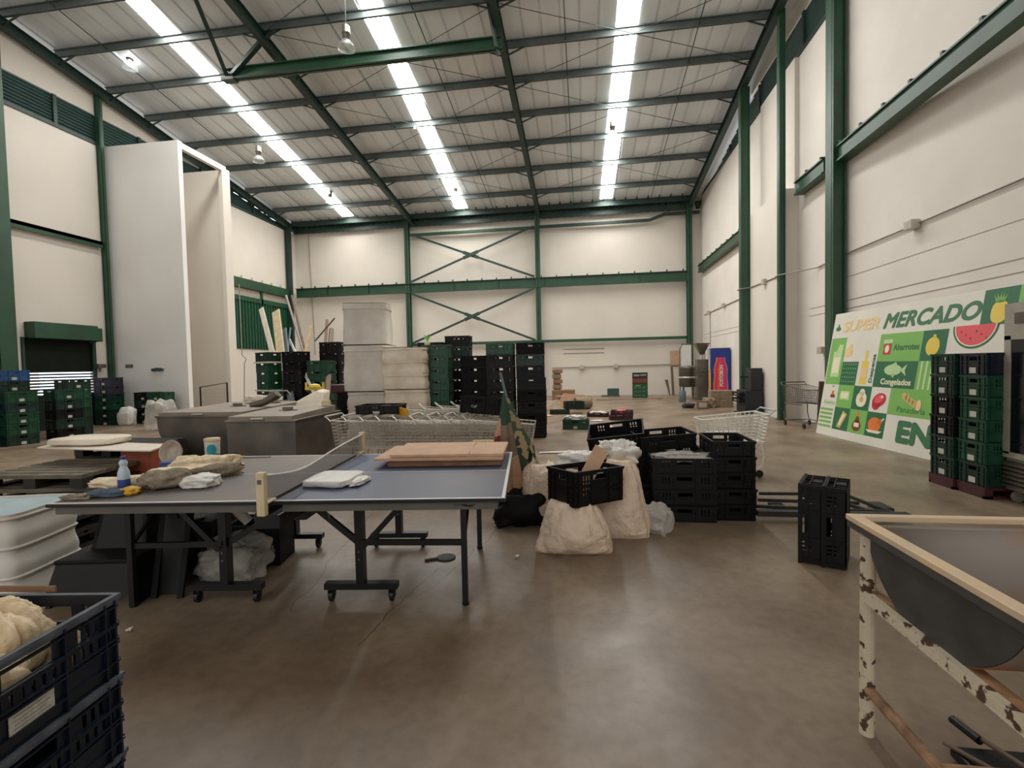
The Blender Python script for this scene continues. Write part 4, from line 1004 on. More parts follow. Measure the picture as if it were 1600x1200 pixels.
tag(b.build('stacked_trays', M['cream'], loc=(-4.12, 7.45, .95), rz=.1), 'small stack of cream trays on the rear corner of the right tank', 'tray')
# rag on tank, grey pipe, dark tub behind
t = thing('rag_bundle', 'pale twisted rags on the rear of the left tank', 'cloth', (-5.75, 8.2, .955), .2)
inst('cloth', blob_mesh('cloth', (.55, .18, .12), seed=41, amp=.25, fine=.1, m=M['bale']), t)
b = MB(); b.tube([(-.28, 0, .0), (-.05, 0, .05), (.12, 0, .14), (.18, 0, .19)], [.05, .06, .075, .08], 18, True); b.tube([(.18, 0, .19), (.181, 0, .191)], .07, 18)
o = b.build('bent_duct', M['steel'], loc=at(418, 633, .95), rz=.1); tag(o, 'short bent grey duct piece between the two tanks', 'duct')
t = thing('dusty_sack_cover', 'tilted pale quilted cover propped behind the right tank', 'cover', at(478, 640, .80), .15)
b = MB(); b.prism([(-.42, -.15, .0), (.34, -.15, .0), (.30, .1, .30), (.16, .1, .34)], None, (0, .35, .02)); bevel(b.build('cover', M['bale'], t), .03, 3)
b = MB(); b.box(-.3, .3, -.1, .2, -.8, 0); b.build('support_box', M['blackd'], t)
b = MB(); b.box(-.8, .8, -.3, .3, 0, .02)
t = thing('tube_frame', 'bent grey tubular trolley handle standing in front of the strapped stack', 'trolley', (-6.3, 9.5, 0), -.1)
b = MB(); b.tube([(-.32, 0, .55), (-.3, 0, .95), (-.2, 0, 1.08), (.2, 0, 1.1), (.28, 0, 1.02), (.28, 0, 0)], .016, 8); b.tube([(-.28, .1, .3), (-.24, .1, .78), (-.1, .1, .88), (.2, .1, .88)], .014, 8); b.tube([(-.2, .05, .62), (.22, .05, .64)], .012, 8)
b.build('frame', M['conduit'], t)
b = MB(); b.box(-.32, .32, -.1, .4, .05, .08); b.build('base', M['steeld'], t)
t = thing('mesh_rack', 'dark framed wire mesh panel standing against the white enclosure', 'rack', (-8.95, 10.9, 0), -.05)
b = MB(); b.tube([(-.38, 0, 0), (-.38, 0, 1.15), (.38, 0, 1.25), (.38, 0, 0)], .02, 8); b.build('frame', M['tubeb'], t)
b = MB()
for i in range(1, 12): b.tube([(-.38+i*.063, 0, .1), (-.38+i*.063, 0, 1.15)], .004, 4)
for i in range(1, 12): b.tube([(-.38, 0, .1+i*.09), (.38, 0, .1+i*.09)], .004, 4)
b.build('mesh', M['wire'], t)
tag(blob('clear_bag', (.62, .5, .8), (-11.2, 11.7, 0), M['clear'], seed=51, amp=.15, fine=.05), 'big hazy clear plastic bag on the floor right of the low crate stacks', 'bag')
tag(blob('white_bag', (.46, .26, .55), (-13.36, 12.78, .0), M['plast'], rz=.1, seed=52, amp=.1, fine=.03), 'white plastic bag leaning on the low crates beside the enclosure', 'bag')
b = MB(); b.box(0, .012, -.11, .11, -.05, .05)
p = atY(202, 572, 13.69); b = MB(); b.box(-.13, .13, -.012, 0, -.05, .05)
t = thing('notice_plate', 'small dark grey notice plate on the white enclosure', 'sign', p); bevel(b.build('plate', M['steeld'], t), .004)
b = MB(); b.box(-.10, .10, -.014, -.012, .01, .02); b.box(-.08, .06, -.014, -.012, -.02, -.012); b.build('print', M['sticker'], t)
p = atY(246, 580, 13.66); tag(blob('green_smudge_cloth', (.36, .06, .1), p, M['louver'], seed=54, amp=.2, fine=.05), 'small dark green rag stuck on the white enclosure', 'rag')
t = thing('wall_lamp', 'small grey floodlight on the wall beside the roller door', 'lamp', atX(158, 572, -14.6), 0)
b = MB(); b.box(-.08, .08, -.14, .1, -.06, .06); bevel(b.build('head', M['steeld'], t), .01)
b = MB(); b.bar((-.02, -.02, -.04), (.1, -.14, -.16), .03, .03); b.build('bracket', M['steeld'], t)

# ================================================================== MIDDLE GROUP
bale(.95, .85, 1.0, 'grey white quilted bale, bottom left of the four bales', (-4.78, 10.75, 0), .02, 'baleg', 5, 3)
bale(1.0, .85, 1.0, 'grey white quilted bale in the middle of the left bale pile', (-4.8, 10.72, 1.03), .03, 'baleg', 6, 1)
bale(.97, .8, .9, 'topmost pale wrapped bale of the left bale pile', (-4.85, 10.75, 2.06), .22, 'baleg', 7, 1)
bale(.95, .8, 1.05, 'cream quilted bale, lower one beside the green stack', (-3.80, 10.5, 0), .0, 'bale', 8, 3)
bale(.95, .8, .88, 'cream quilted bale, upper one beside the green stack', (-3.82, 10.5, 1.07), .0, 'bale', 9, 3)
def lean(name, a, bpt, w, th, m, label, cat='board', rnd=False):
    b = MB()
    a, q = Vector(a), Vector(bpt)
    if rnd: b.tube([Vector((0, 0, 0)), q-a], w/2, 8)
    else: b.bar((0, 0, 0), q-a, w, th, (0, 1, 0))
    return tag(b.build(name, M[m], loc=a), label, cat, 'boards and sticks behind the crates')
def pq(x0, y0, Y0, x1, y1, Y1): return atY(x0, y0, Y0), atY(x1, y1, Y1)
for a in ((408, 482, 14, 425, 548, 13.2, .16, .03, 'board', 'white narrow board leaning behind the strapped stack'), (431, 486, 14, 438, 548, 13.2, .26, .04, 'cream', 'wide cream board leaning behind the crate stacks'),
          (443, 515, 14, 447, 552, 13.2, .2, .04, 'mutedblue', 'short blue board leaning beside the cream one'), (454, 512, 14, 449, 552, 13.2, .04, .03, 'mutedblue', 'thin pale blue strip leaning behind the black stack'),
          (452, 530, 14, 462, 552, 13.2, .07, .03, 'white', 'short white strip leaning behind the black stack'), (487, 508, 14.2, 477, 550, 13.4, .1, .02, 'woodp', 'pale wooden strip leaning before the back wall')):
    A, Bq = pq(*a[:6]); Bq = A+(Bq-A)*((A.z-.03)/(A.z-Bq.z)); lean('leaning_board', Bq, A, a[6], a[7], a[8], a[9])
for a in ((447, 462, 15, 474, 550, 13.6, .07, 'conduit', 'long grey pole leaning in the left back corner'), (456, 462, 15, 476, 548, 13.7, .07, 'stick', 'long brown pole leaning in the left back corner'),
          (511, 500, 14.5, 509, 530, 13.8, .08, 'stick', 'dark upright stick above the tallest black stack'), (523, 497, 12.75, 492, 533, 12.7, .04, 'stick', 'thin stick slanting above the tallest black stack'),
          (518, 515, 14.5, 517, 530, 13.9, .14, 'stick', 'short thick brown post above the tallest black stack')):
    A, Bq = pq(*a[:6]); Bq = A+(Bq-A)*((A.z-.03)/(A.z-Bq.z)) if a[0] != 523 else Bq; lean('leaning_pole', Bq, A, a[6], 0, a[7], a[8], 'pole', True)
for z in (1.72, .98):
    b = MB(); b.box(-.32, .32, -.235, -.222, z, z+.04); b.box(.31, .322, -.235, .22, z, z+.04)
    tag(b.build('plastic_strap', M['baleg'], loc=(-8.35, 12.2, 0), rz=-.45), '%s stretched plastic strap around the strapped stack' % ('upper' if z > 1 else 'lower'), 'strap')
crate('tray', K, (-3.55, 11.35, 1.98), .05, 'small black tray behind the top of the cream bale', 'odd trays')
bx = MB(); bx.box(-.25, .25, -.25, .25, 0, 1.97); tag(bx.build('grey_cabinet', M['baleg'], loc=(-3.6, 11.4, 0)), 'plain pale block behind the cream bales, carrying the small black tray', 'box')
t = thing('potted_sprout', 'small pale pot with a green sprout on the cream bale', 'plant', (-3.42, 10.6, 1.975))
b = MB(); b.lathe([(.05, 0), (.07, .12), (.06, .12), (.045, .02)], 16); b.build('pot', M['cream'], t, True)
b = MB()
for i in range(7):
    a = i*.9; b.add([(0, 0, .1), (.06*math.cos(a+.3), .06*math.sin(a+.3), .2), (.1*math.cos(a), .1*math.sin(a), .28), (.06*math.cos(a-.3), .06*math.sin(a-.3), .2)], [(0, 1, 2, 3)])
b.build('leaves', M['s_lg'], t)
t = thing('floor_squeegee', 'yellow green bristle head on a short pole before the green stacks', 'broom', (-5.55, 9.6, 0), .05)
b = MB(); b.tube([(0, 0, 0), (0, 0, 1.14)], .02, 8); b.build('pole', M['s_lg'], t)
b = MB(); b.box(-.2, .2, -.03, .03, 1.1, 1.16); b.box(-.2, -.17, -.02, .02, 1.16, 1.26); b.box(.17, .2, -.02, .02, 1.16, 1.26); b.lathe([(.12, 0), (.1, .05), (.03, .07)], 14, (0, 0, 1.16)); b.build('head', M['s_yel'], t)
t = thing('rubbish_bin', 'dark maroon bin standing between the bales and the green stacks', 'bin', (-5.62, 11.3, 0))
b = MB(); b.lathe([(.2, 0), (.26, .02), (.3, .9), (.31, .95), (.29, .95), (.27, .9)], 20); b.build('body', M['blackd'], t, True)
b = MB(); b.box(-.33, .33, -.33, .33, .96, 1.16); bevel(b.build('top', M['maroon'], t), .03)
b = MB(); b.tube([(.1, 0, 1.15), (.22, 0, 1.75)], .012, 6); b.build('stick', M['conduit'], t)

# ---- shopping carts
def cart_mesh(m, hm, r=.0036):
    """cart: x forward, handle at -x; returns part meshes"""
    P = {}
    b = MB()
    # basket: rear (x=-.42) tall, front (x=.42) shorter and narrower
    def cor(f, u, v):   # f 0 rear..1 front ; u -1..1 ; v 0 bottom..1 top
        x = -.42+.84*f; x += (.0 if f > .5 else 0)+(.05*v if f > .5 else -.05*v)
        hw = (.28-.06*f)*(.86+.14*v); zb = .52+.04*f; zt = .93-.08*f
        return Vector((x, u*hw, zb+(zt-zb)*v))
    for s in (-1, 1):
        for i in range(13): f = i/12; b.tube([cor(f, s, 0), cor(f, s, 1)], r, 4, False)
        for j in range(1, 8): b.tube([cor(0, s, j/8), cor(1, s, j/8)], r, 4, False)
    for i in range(13):
        u = -1+2*i/12; b.tube([cor(1, u, 1), cor(1, u, 0), cor(0, u, 0), cor(0, u, 1)], r, 4, False)
    for j in range(1, 8):
        v = j/8; b.tube([cor(1, -1, v), cor(1, 1, v)], r, 4, False); b.tube([cor(0, -1, v), cor(0, 1, v)], r, 4, False)
    for i in range(10): f = i/9; b.tube([cor(f, -1, 0), cor(f, 1, 0)], r, 4, False)
    P['basket'] = b.mesh('basket', m)
    b = MB(); b.tube([cor(0, -1, 1), cor(1, -1, 1), cor(1, 1, 1), cor(0, 1, 1), cor(0, -1, 1)], .006+r*.9, 6); b.tube([cor(0, -1, 0), cor(1, -1, 0), cor(1, 1, 0), cor(0, 1, 0), cor(0, -1, 0)], .006, 6)
    P['basket_rim'] = b.mesh('basket_rim', m)
    b = MB()
    for s in (-1, 1):
        b.tube([(-.36, s*.24, .54), (-.40, s*.26, .30), (-.36, s*.27, .16), (-.30, s*.27, .13), (.40, s*.20, .13)], .011, 7)
        b.tube([(-.40, s*.25, .5), (.3, s*.2, .52)], .011, 7)
    b.tube([(-.3, -.27, .13), (-.3, .27, .13)], .01, 6); b.tube([(.4, -.2, .13), (.4, .2, .13)], .01, 6)
    P['chassis'] = b.mesh('chassis', m)
    b = MB()
    for s in (-1, 1): b.tube([cor(0, s, .95), (-.52, s*.27, .96), (-.56, s*.27, .99)], .009, 6)
    b.tube([(-.56, -.27, .99), (-.56, .27, .99)], .014, 8); P['handle'] = b.mesh('handle', hm)
    b = MB(); b.tube([(0, -.012, 0), (0, .012, 0)], .055, 16); P['wheel'] = b.mesh('wheel', M['tubeb'])
    return P
CART = {'w': cart_mesh(M['wire'], M['chrome']), 'p': cart_mesh(M['wirew'], M['lbluem'], .0075), 'd': cart_mesh(M['steeld'], M['steeld'])}
def cart(kind, loc, rz, label, grp=None, s=1.):
    t = thing('shopping_cart', label, 'shopping cart', loc, rz, grp); t.scale = (s, s, s)
    for n_, me in CART[kind].items():
        if n_ != 'wheel': inst(n_, me, t)
    for x, y in ((-.33, .27), (-.33, -.27), (.38, .19), (.38, -.19)): inst('wheel', CART[kind]['wheel'], t, (x, y, .056))
    return t
NN = ['first', 'second', 'third', 'fourth', 'fifth', 'sixth', 'seventh', 'eighth', 'ninth', 'tenth']
for k in range(9):
    cart('w', (-2.95+k*.235, 6.45+.0*k, 0), .03, 'nested wire shopping cart, %s from the left in the front row' % NN[k], 'nested carts in the front row', .9)
for k in range(6):
    cart('w', (-2.75+k*.23, 7.25+.13*k, 0), .36, 'nested wire shopping cart, %s from the left in the rear slanted row' % NN[k], 'nested carts in the rear row', .95)
crate('tray', K, (-2.78, 6.5, .905), .03, 'black flat tray lying on the left end of the cart row', 'trays on the carts', 'f')
t = crate('mid', B_, (-1.38, 6.75, .86), -.3, 'black crate with white letters tilted on the cart row', 'trays on the carts', rot=(-.08, .05, -.28))
text_mesh('CaF', .055, lambda x, y, z: Vector((x-.06, -.2-z-.004, .10+y)), M['sticker'], 'lettering', t, bold=.0)
b = MB(); b.box(-.09, .09, -.003, .003, 0, .12); b.prism([(-.02, -.004, .04), (.02, -.004, .04), (0, -.004, .09)], None, (0, -.001, 0))
o = b.build('yellow_card', M['yellow'], loc=at(628, 650, .87)); o.rotation_euler = (.25, .2, -.1); tag(o, 'small yellow orange card stuck on the front cart row', 'card')
b = MB(); b.grid(lambda u, v: (-.5+u*1.0, .02*math.sin(u*20), .06*math.sin(v*3)), 30, 6)
t = thing('beige_basket', 'beige plastic ribbed basket behind the flag at the end of the cart row', 'basket', (-1.12, 5.75, 0), .05)
b = MB()
for i in range(12): b.box(-.22+i*.04, -.22+i*.04+.028, -.15, -.14, .42, .62)
for i in range(12): b.box(-.22+i*.04, -.22+i*.04+.028, .14, .15, .42, .62)
for z in (.42, .52, .61): b.box(-.23, .25, -.155, -.137, z, z+.014); b.box(-.23, .25, .137, .155, z, z+.014)
b.box(-.23, .25, -.15, .15, .41, .42); b.build('body', M['sacky'], t)
b = MB(); b.box(-.24, .26, -.16, .16, 0, .41); b.build('support_box', M['cardd'], t)

# ================================================================== FLAG, SACKS
t = thing('folded_parasol', 'closed camouflage and tan parasol standing right of the table', 'parasol', (-.80, 4.92, 0))
b = MB(); b.tube([(.04, -.0, 0), (.02, 0, 1.22), (-.035, 0, 1.46)], [.016, .016, .013], 8); b.build('pole', M['mutedblue'], t)
def canopy(cx0, w, z0, z1, seed, pl, m, dx, dy, nm, fw=1.):
    b = MB()
    def fn(u, v):
        a = 2*PI*u; r = (.012+w*(v**.85))*(1+.28*math.sin(pl*a+seed)*v+.15*noise.noise(Vector((seed, u*8, v*3))))
        z = z1+(z0-z1)*v+(.10*math.sin(pl*a*1.0+seed*2)+.05*math.sin(5*a+seed))*v*v
        return (cx0+dx*v+r*math.cos(a), dy*v+r*math.sin(a)*fw, z)
    b.grid(fn, 72, 24, True); b.build(nm, M[m], t, True)
M['camo'] = rampmat('camouflage_cloth', [(0, (30, 38, 30)), (.44, (150, 132, 98)), (.50, (44, 58, 44)), (.57, (156, 136, 100)), (.64, (58, 78, 56)), (.70, (140, 122, 90)), (.75, (52, 74, 56))], 'Z', .85, scale=5.5, dist=.5)
M['tanpr'] = rampmat('printed_tan_cloth', [(0, (186, 142, 112)), (.28, (168, 130, 102)), (.38, (112, 96, 80)), (.47, (128, 106, 88)), (.55, (46, 70, 54))], 'Z', .85, scale=5, dist=.14)
M['redpr'] = rampmat('pink_patch_cloth', [(0, (206, 178, 150)), (.38, (112, 48, 48)), (.44, (186, 140, 118)), (.54, (56, 76, 60))], 'Z', .85, scale=5, dist=.06)
canopy(.0, .135, .22, 1.25, 1.2, 4, 'tanpr', .02, -.02, 'canopy')
canopy(.02, .085, .56, 1.22, 2.6, 3, 'camo', .22, .03, 'camouflage_flap', .7)
canopy(-.01, .045, .62, 1.1, 3.7, 3, 'redpr', -.075, -.06, 'pink_flap')
canopy(.02, .07, .10, .82, 5.1, 4, 'blackd', .14, .05, 'black_lining')
tag(blob('black_bag', (.50, .36, .30), (-.62, 4.72, 0), M['blackd'], rz=.2, seed=61, amp=.16, fine=.03), 'crumpled black bag on the floor at the foot of the parasol', 'bag')
def pin(p, q):
    # pillow corners
    k = 1-.28*(abs(q.x)**3); p.z *= k if abs(q.x) < 1 else .7
    return p
def sackt(px, py, dims, rz, seed, label, tie=None, **k):
    p = at(px, py); 
    return tag(blob('white_sack', dims, p, M['sack'], rz=rz, seed=seed, **k), label, 'sack', 'stuffed white sacks')
def front_sack(p, q):
    z = (q.z+1)/2
    p.x *= 1.10-.42*z; p.y *= 1.0-.25*z
    if q.z < -.2: p.x *= 1+.16*abs(q.x)**4; p.y *= 1+.1*abs(q.x)
    return p
def sack_loft(px, py, wb, wm, wt, T, h, lean_, rz, seed, label, tilt=0.):
    b = MB(); sd = Vector((seed, seed*.7, 3))
    def fn(u, v):
        a = 2*PI*u; c, s_ = math.cos(a), math.sin(a)
        w = wb*(1-v)**2+2*wm*v*(1-v)+wt*v*v; tt_ = .015+T*max(0, math.sin(PI*min(1, v*.80+.03)))**.55
        x = math.copysign(abs(c)**.8, c)*w; y = math.copysign(abs(s_)**.75, s_)*tt_*(1-.35*abs(c)**4)
        q = Vector((x*7, y*7, v*3))+sd
        k = .035*noise.noise(q*.6)+.016*noise.turbulence(q*1.5, 3, True)
        d = Vector((c, s_, 0))
        fold = .010*math.sin(9*a+6*v)*(1-v)**2+.012*math.sin(13*a)*v**3
        P_ = Vector((x, y, h*v+.012*noise.noise(q)))+d*(k+fold)*(.3 if v < .06 else 1)
        P_.y += lean_*v+T*.0; P_.x += tilt*v
        P_.z = max(.0, P_.z-(.10*h)*(1-v)**2*(1-abs(c)**3)*abs(s_)*0)
        return P_
    b.grid(fn, 96, 48, True)
    top = [fn(k/96, 1) for k in range(96)]; ct = sum(top, Vector())/96
    b.add(top+[ct], [(k, (k+1) % 96, 96) for k in range(96)])
    return tag(b.build('white_sack', M['sack'], smooth=True, loc=at(px, py), rz=rz), label, 'sack', 'stuffed white sacks')
sack_loft(897, 862, .31, .30, .17, .16, .40, .10, .05, 3.1, 'front white sack, squat and slumped, below the crate', .0)
sackt(848, 812, (.36, .34, .56), .2, 72, 'left white sack leaning beside the black bag', amp=.1, fine=.04, ffr=20., e=.65, nu=70, nv=40)
sack_loft(967, 838, .26, .27, .10, .15, .64, .22, .03, 8.4, 'tall white sack at right with frothy white plastic on top', .02)
p = at(972, 818); tag(blob('plastic_tuft', (.26, .2, .17), (p.x-.0, p.y+.03, .58), M['plast'], seed=74, amp=.35, fine=.1), 'crumpled white plastic tuft on top of the tall sack', 'plastic')
tag(blob('plastic_tuft', (.16, .14, .12), (p.x-.12, p.y+.05, .66), M['plast'], seed=75, amp=.35, fine=.1), 'second white plastic tuft left of the first', 'plastic')
tag(blob('plastic_tuft', (.3, .2, .14), (-.08, 4.62, .56), M['plast'], seed=76, amp=.3, fine=.08), 'white plastic behind the crate on the sacks', 'plastic')
p = at(845, 768, .1); tag(blob('paper_wad', (.3, .25, .2), (-.42, 5.5, 0), M['plast'], seed=77, amp=.15, fine=.05), 'white plastic heap behind the left sack', 'plastic')
p = at(1028, 838); tag(blob('clear_bag', (.24, .17, .24), (p.x, p.y+.1, 0), M['clear'], rz=-.5, seed=78, amp=.25, fine=.08), 'crumpled clear bag on the floor before the black crates', 'bag')
tag(blob('clear_film', (.46, .28, .07), (.93, 5.03, .56), M['clear'], rz=.1, seed=79, amp=.3, fine=.1), 'clear plastic film stuffed on the left pile of flat crates', 'plastic film')
# steel bars on the floor
for k, (x0, y0, x1, y1, l) in enumerate(((1186, 771, 1322, 772, 'back'), (1184, 781, 1322, 783, 'second'), (1182, 791, 1345, 794, 'third'))):
    A = at(x0, y0, .07); Bq = at(x1+k*20, y1+k*3, .07); b = MB(); b.bar((0, 0, 0), Bq-A, .03, .03); tag(b.build('steel_bar', M['palletd'], loc=A), 'thin dark steel bar on the floor, %s of the three beside the crates' % l, 'bar', 'steel bars on the floor')
A = at(1182, 801, .07); Bq = at(1420, 806, .07); b = MB(); b.bar((0, 0, 0), Bq-A, .08, .05)
tag(b.build('steel_bar', M['palletd'], loc=A), 'wide dark bar nearest to the camera in front of the three thin bars', 'bar', 'steel bars on the floor')
for k, (x0, y0, x1, y1, l) in enumerate(((1318, 772, 1395, 802, 'right'), (1300, 780, 1368, 802, 'left'))):
    A = at(x0, y0, .06); Bq = at(x1, y1, .06); b = MB(); b.bar((0, 0, 0), Bq-A, .03, .03); tag(b.build('steel_bar', M['palletd'], loc=A), 'short slanting dark bar behind the trough corner, %s one' % l, 'bar', 'steel bars on the floor')
for k, px in enumerate((1222, 1300, 1385)):
    A = at(px, 800, 0); b = MB(); b.box(-.06, .06, -.02, .22, 0, .043); tag(b.build('bar_support', M['palletd'], loc=A), 'dark block under the steel bars, %s from the left' % NN[k], 'block', 'bar supports')

# ---- carts at the right
cart('p', (1.93, 7.0, 0), PI+.06, 'pale coated shopping cart standing behind the black crates', None, .88)
cart('d', (4.92, 12.0, 0), PI/2*3+.06, 'dark worn shopping cart against the right wall left of the sign', None, 1.0)
p = at(1140, 690, .5)
tag(blob('white_cloth', (.4, .22, .1), (1.85, 7.0, .475), M['plast'], rz=.1, seed=81, amp=.25, fine=.08), 'white crumpled cloth lying inside the pale cart', 'cloth')
b = MB(); b.box(-.02, .02, -.02, .02, 0, 1.25)
A = atX(1279, 612, 4.95); b = MB(); b.bar((0, 0, 0), (.05, 0, 1.05), .1, .03); tag(b.build('dark_post', M['stick'], loc=(4.90, 11.25, 0)), 'short dark brown post behind the left edge of the sign', 'post')

# ================================================================== THE SIGN
O = Vector((4.73, 11.0, 0)); EU = (Vector((5.03, 8.0, 0))-O).normalized(); EV = Vector((5.14, 11.05, 2.48))-O; EV -= EU*EV.dot(EU); SH = EV.length; EV.normalize(); EN = EV.cross(EU).normalized()
if EN.x > 0: EN = -EN
ts = thing('supermarket_sign', 'big white and green supermarket sign board leaning on the right wall', 'sign', O)
def sg(U, v, d=0.): return EU*(U-.05+(.05 if U < .001 else 0))+EV*(v*.978)+EN*d
def spoly(pts, d, m, name, parent, th=.002):
    b = MB(); b.prism([sg(u, v, d) for u, v in pts], None, EN*th); return b.build(name, M[m] if isinstance(m, str) else m, parent)
def srect(u0, u1, v0, v1, d, m, name, parent): return spoly([(u0, v0), (u1, v0), (u1, v1), (u0, v1)], d, m, name, parent)
def sell(cu, cv, a, c, d, m, name, parent, n=24, rot=0., p=1., half_=None):
    pts = []
    for i in range(n):
        t_ = 2*PI*i/n if half_ is None else half_[0]+(half_[1]-half_[0])*i/(n-1)
        x, y = a*math.copysign(abs(math.cos(t_))**p, math.cos(t_)), c*math.copysign(abs(math.sin(t_))**p, math.sin(t_))
        pts.append((cu+x*math.cos(rot)-y*math.sin(rot), cv+x*math.sin(rot)+y*math.cos(rot)))
    return spoly(pts, d, m, name, parent)
b = MB(); b.prism([sg(0, 0, -.03), sg(5.2, 0, -.03), sg(5.2, SH, -.03), sg(0, SH, -.03)], None, EN*.03); board = b.build('board', M['signw'], ts)
c0, c1, c2, c3, c4, c5, c6 = .08, .55, 1.02, 1.50, 1.97, 2.46, 2.93
r4, r3, r2, r1, r0_ = 2.0, 1.51, 1.05, .60, .16
D1 = .0005; D2 = .003; D3 = .0055
for (u0, u1, v0, v1, m) in ((c0, c1, r2, r4, 's_lg'), (c1, c2, r2, r3, 's_dg'), (c3, c5, r3, r4, 's_lg'), (c5, c6, r3, r4, 's_dg'), (c3, c5, r2, r3, 's_dg'), (c5, c5+.34, r2, r3, 's_lg'),
                            (c1, c2, r1, r2, 's_lg'), (c2, c3, r1, r2, 's_dg'), (c4, c6, r1, r2, 's_lg'), (c1, c2, r0_, r1, 's_dg'), (c2, c3, r0_, r1, 's_lg'), (c3, c4, r0_, r1, 's_dg'),
                            (3.42, 3.92, 2.0, 2.5, 's_dg'), (3.92, 4.6, 2.0, 2.5, 's_lg')): srect(u0, u1, v0, v1, D1, m, 'colour_tile', board)
for i in range(5): srect(c0, c1-.06, .17+i*.085, .17+i*.085+.045, D1, 's_lg', 'stripe', board)
for i in range(3): srect(c5+.06+i*.1, c5+.10+i*.1, r2, r3, D2, 's_pg', 'stripe', board)
b = MB()
for i in range(6):
    for j in range(5):
        u, v = c1+.06+i*.07, r2+.07+j*.085; b.prism([sg(u-.012, v, D2), sg(u, v-.012, D2), sg(u+.012, v, D2), sg(u, v+.012, D2)], None, EN*.001)
b.build('dot_pattern', M['s_pg'], board)
def stxt(s_, U, v, size, m, name='lettering', sl=0., rot=0., wmax=None, bold=.0, d=D2, fat=0.):
    def mp(x, y, z):
        x += y*sl; xx = x*math.cos(rot)-y*math.sin(rot); yy = x*math.sin(rot)+y*math.cos(rot); return sg(U+xx, v+yy, d+z*.5)
    return text_mesh(s_, size, mp, M[m], name, board, bold=bold, wmax=wmax, fat=fat)
stxt('SUPER', .90, 2.21, .30, 's_tan', sl=.28, wmax=1.02, fat=.010)
stxt('MERCADO', 2.47, 2.22, .36, 's_txt', sl=.28, wmax=1.84, fat=.013)
stxt('EN', 2.62, .32, .46, 's_txt', wmax=.66, fat=.03)
stxt('ENTRADA'[0:0] or 'E', 9, 9, .01, 's_txt') if False else None
stxt('Abarrotes', 2.14, 1.75, .15, 's_dg', wmax=.56, fat=.003)
stxt('Congelados', 2.03, 1.15, .14, 's_cream', wmax=.68, fat=.004)
stxt('Panader\u00eda', 2.47, .70, .14, 's_dg', wmax=.58)
stxt('Bebidas', .33, .68, .11, 's_pg', wmax=.36, fat=.003)
stxt('Despensa', 1.42, 1.38, .12, 's_txt', rot=PI/2, wmax=.52, fat=.003)
# jug, oil, bottle, boxes
srect(.21, .48, 1.20, 1.72, D2, 's_pg', 'jug', board); spoly([(.30, 1.72), (.48, 1.72), (.48, 1.86), (.36, 1.86)], D2, 's_pg', 'jug', board); srect(.24, .45, 1.28, 1.60, D3, 's_cream', 'jug', board)
sell(.66, 1.70, .13, .10, D1, 's_tan', 'onion', board); sell(.72, 1.78, .05, .09, D2, 's_tan', 'onion', board)
srect(1.12, 1.30, 1.08, 1.52, D1, 's_yel', 'oil_bottle', board); srect(1.18, 1.24, 1.52, 1.72, D1, 's_yel', 'oil_bottle', board); srect(1.13, 1.29, 1.22, 1.38, D2, 's_tan', 'oil_bottle', board)
srect(1.62, 1.80, 1.63, 1.82, D2, 's_red', 'spice_box', board); sell(1.71, 1.73, .05, .07, D3, 's_cream', 'spice_box', board); srect(1.60, 1.82, 1.83, 1.90, D2, 's_pg', 'spice_box', board)
# fish
sell(1.93, 1.36, .20, .095, D2, 's_pg', 'fish', board); spoly([(2.10, 1.36), (2.24, 1.46), (2.20, 1.36), (2.24, 1.26)], D2, 's_pg', 'fish', board); spoly([(1.86, 1.44), (1.98, 1.50), (2.02, 1.43)], D2, 's_pg', 'fish', board); spoly([(1.9, 1.28), (1.96, 1.22), (2.0, 1.29)], D2, 's_pg', 'fish', board)
# lemon, watermelon, pineapple
sell(2.68, 1.74, .13, .15, D2, 's_yel', 'lemon', board); sell(2.69, 1.90, .03, .03, D2, 's_yel', 'lemon', board)
sell(3.36, 2.02, .36, .34, D1, 's_dg', 'watermelon', board, 24, 0, 1, (PI, 2*PI)); sell(3.36, 2.02, .33, .31, D2, 's_cream', 'watermelon', board, 24, 0, 1, (PI, 2*PI)); sell(3.36, 2.02, .31, .29, D3, 's_pink', 'watermelon', board, 24, 0, 1, (PI, 2*PI))
for i in range(6): sell(3.16+.08*i, 1.93-.05*(i % 3), .010, .018, D3+.0025, 's_brn', 'watermelon_seed', board, 8)
sell(3.68, 2.17, .12, .15, D2, 's_yel', 'pineapple', board, p=.8)
for i, a in enumerate((-.7, -.35, 0, .35, .7)): spoly([(3.66+.05*math.sin(a)-.02, 2.30), (3.66+.05*math.sin(a)+.03, 2.30), (3.67+.16*math.sin(a), 2.32+.13*math.cos(a))], D2, 's_lg', 'pineapple_leaf', board)
# row 3 and 4 pictures
srect(.64, .92, .76, .93, D2, 's_pg', 'butter', board); srect(.67, .89, .79, .90, D3, 's_cream', 'butter', board)
sell(1.27, .80, .14, .14, D2, 's_cream', 'egg', board, p=.9); sell(1.27, .93, .07, .07, D2, 's_cream', 'egg', board); sell(1.28, .80, .05, .05, D3, 's_bread', 'egg', board)
sell(1.73, .82, .17, .12, D1, 's_red', 'steak', board, rot=.4); sell(1.67, .74, .10, .10, D1, 's_red', 'steak', board); sell(1.73, .84, .12, .07, D2, 's_pink', 'steak', board, rot=.4); sell(1.80, .88, .03, .025, D3, 's_cream', 'steak', board)
for i in range(5): sell(2.30+.075*i, .92-.035*i, .055, .07, D2, 's_bread', 'bread', board, rot=.5)
sell(2.62, .80, .05, .09, D3, 's_tan', 'bread', board)
srect(.36, .43, .84, .92, D1, 's_org', 'soda', board); srect(.33, .47, .78, .84, D1, 's_brn', 'soda', board); srect(.35, .41, 1.0, 1.02, D1, 's_dg', 'soda', board)
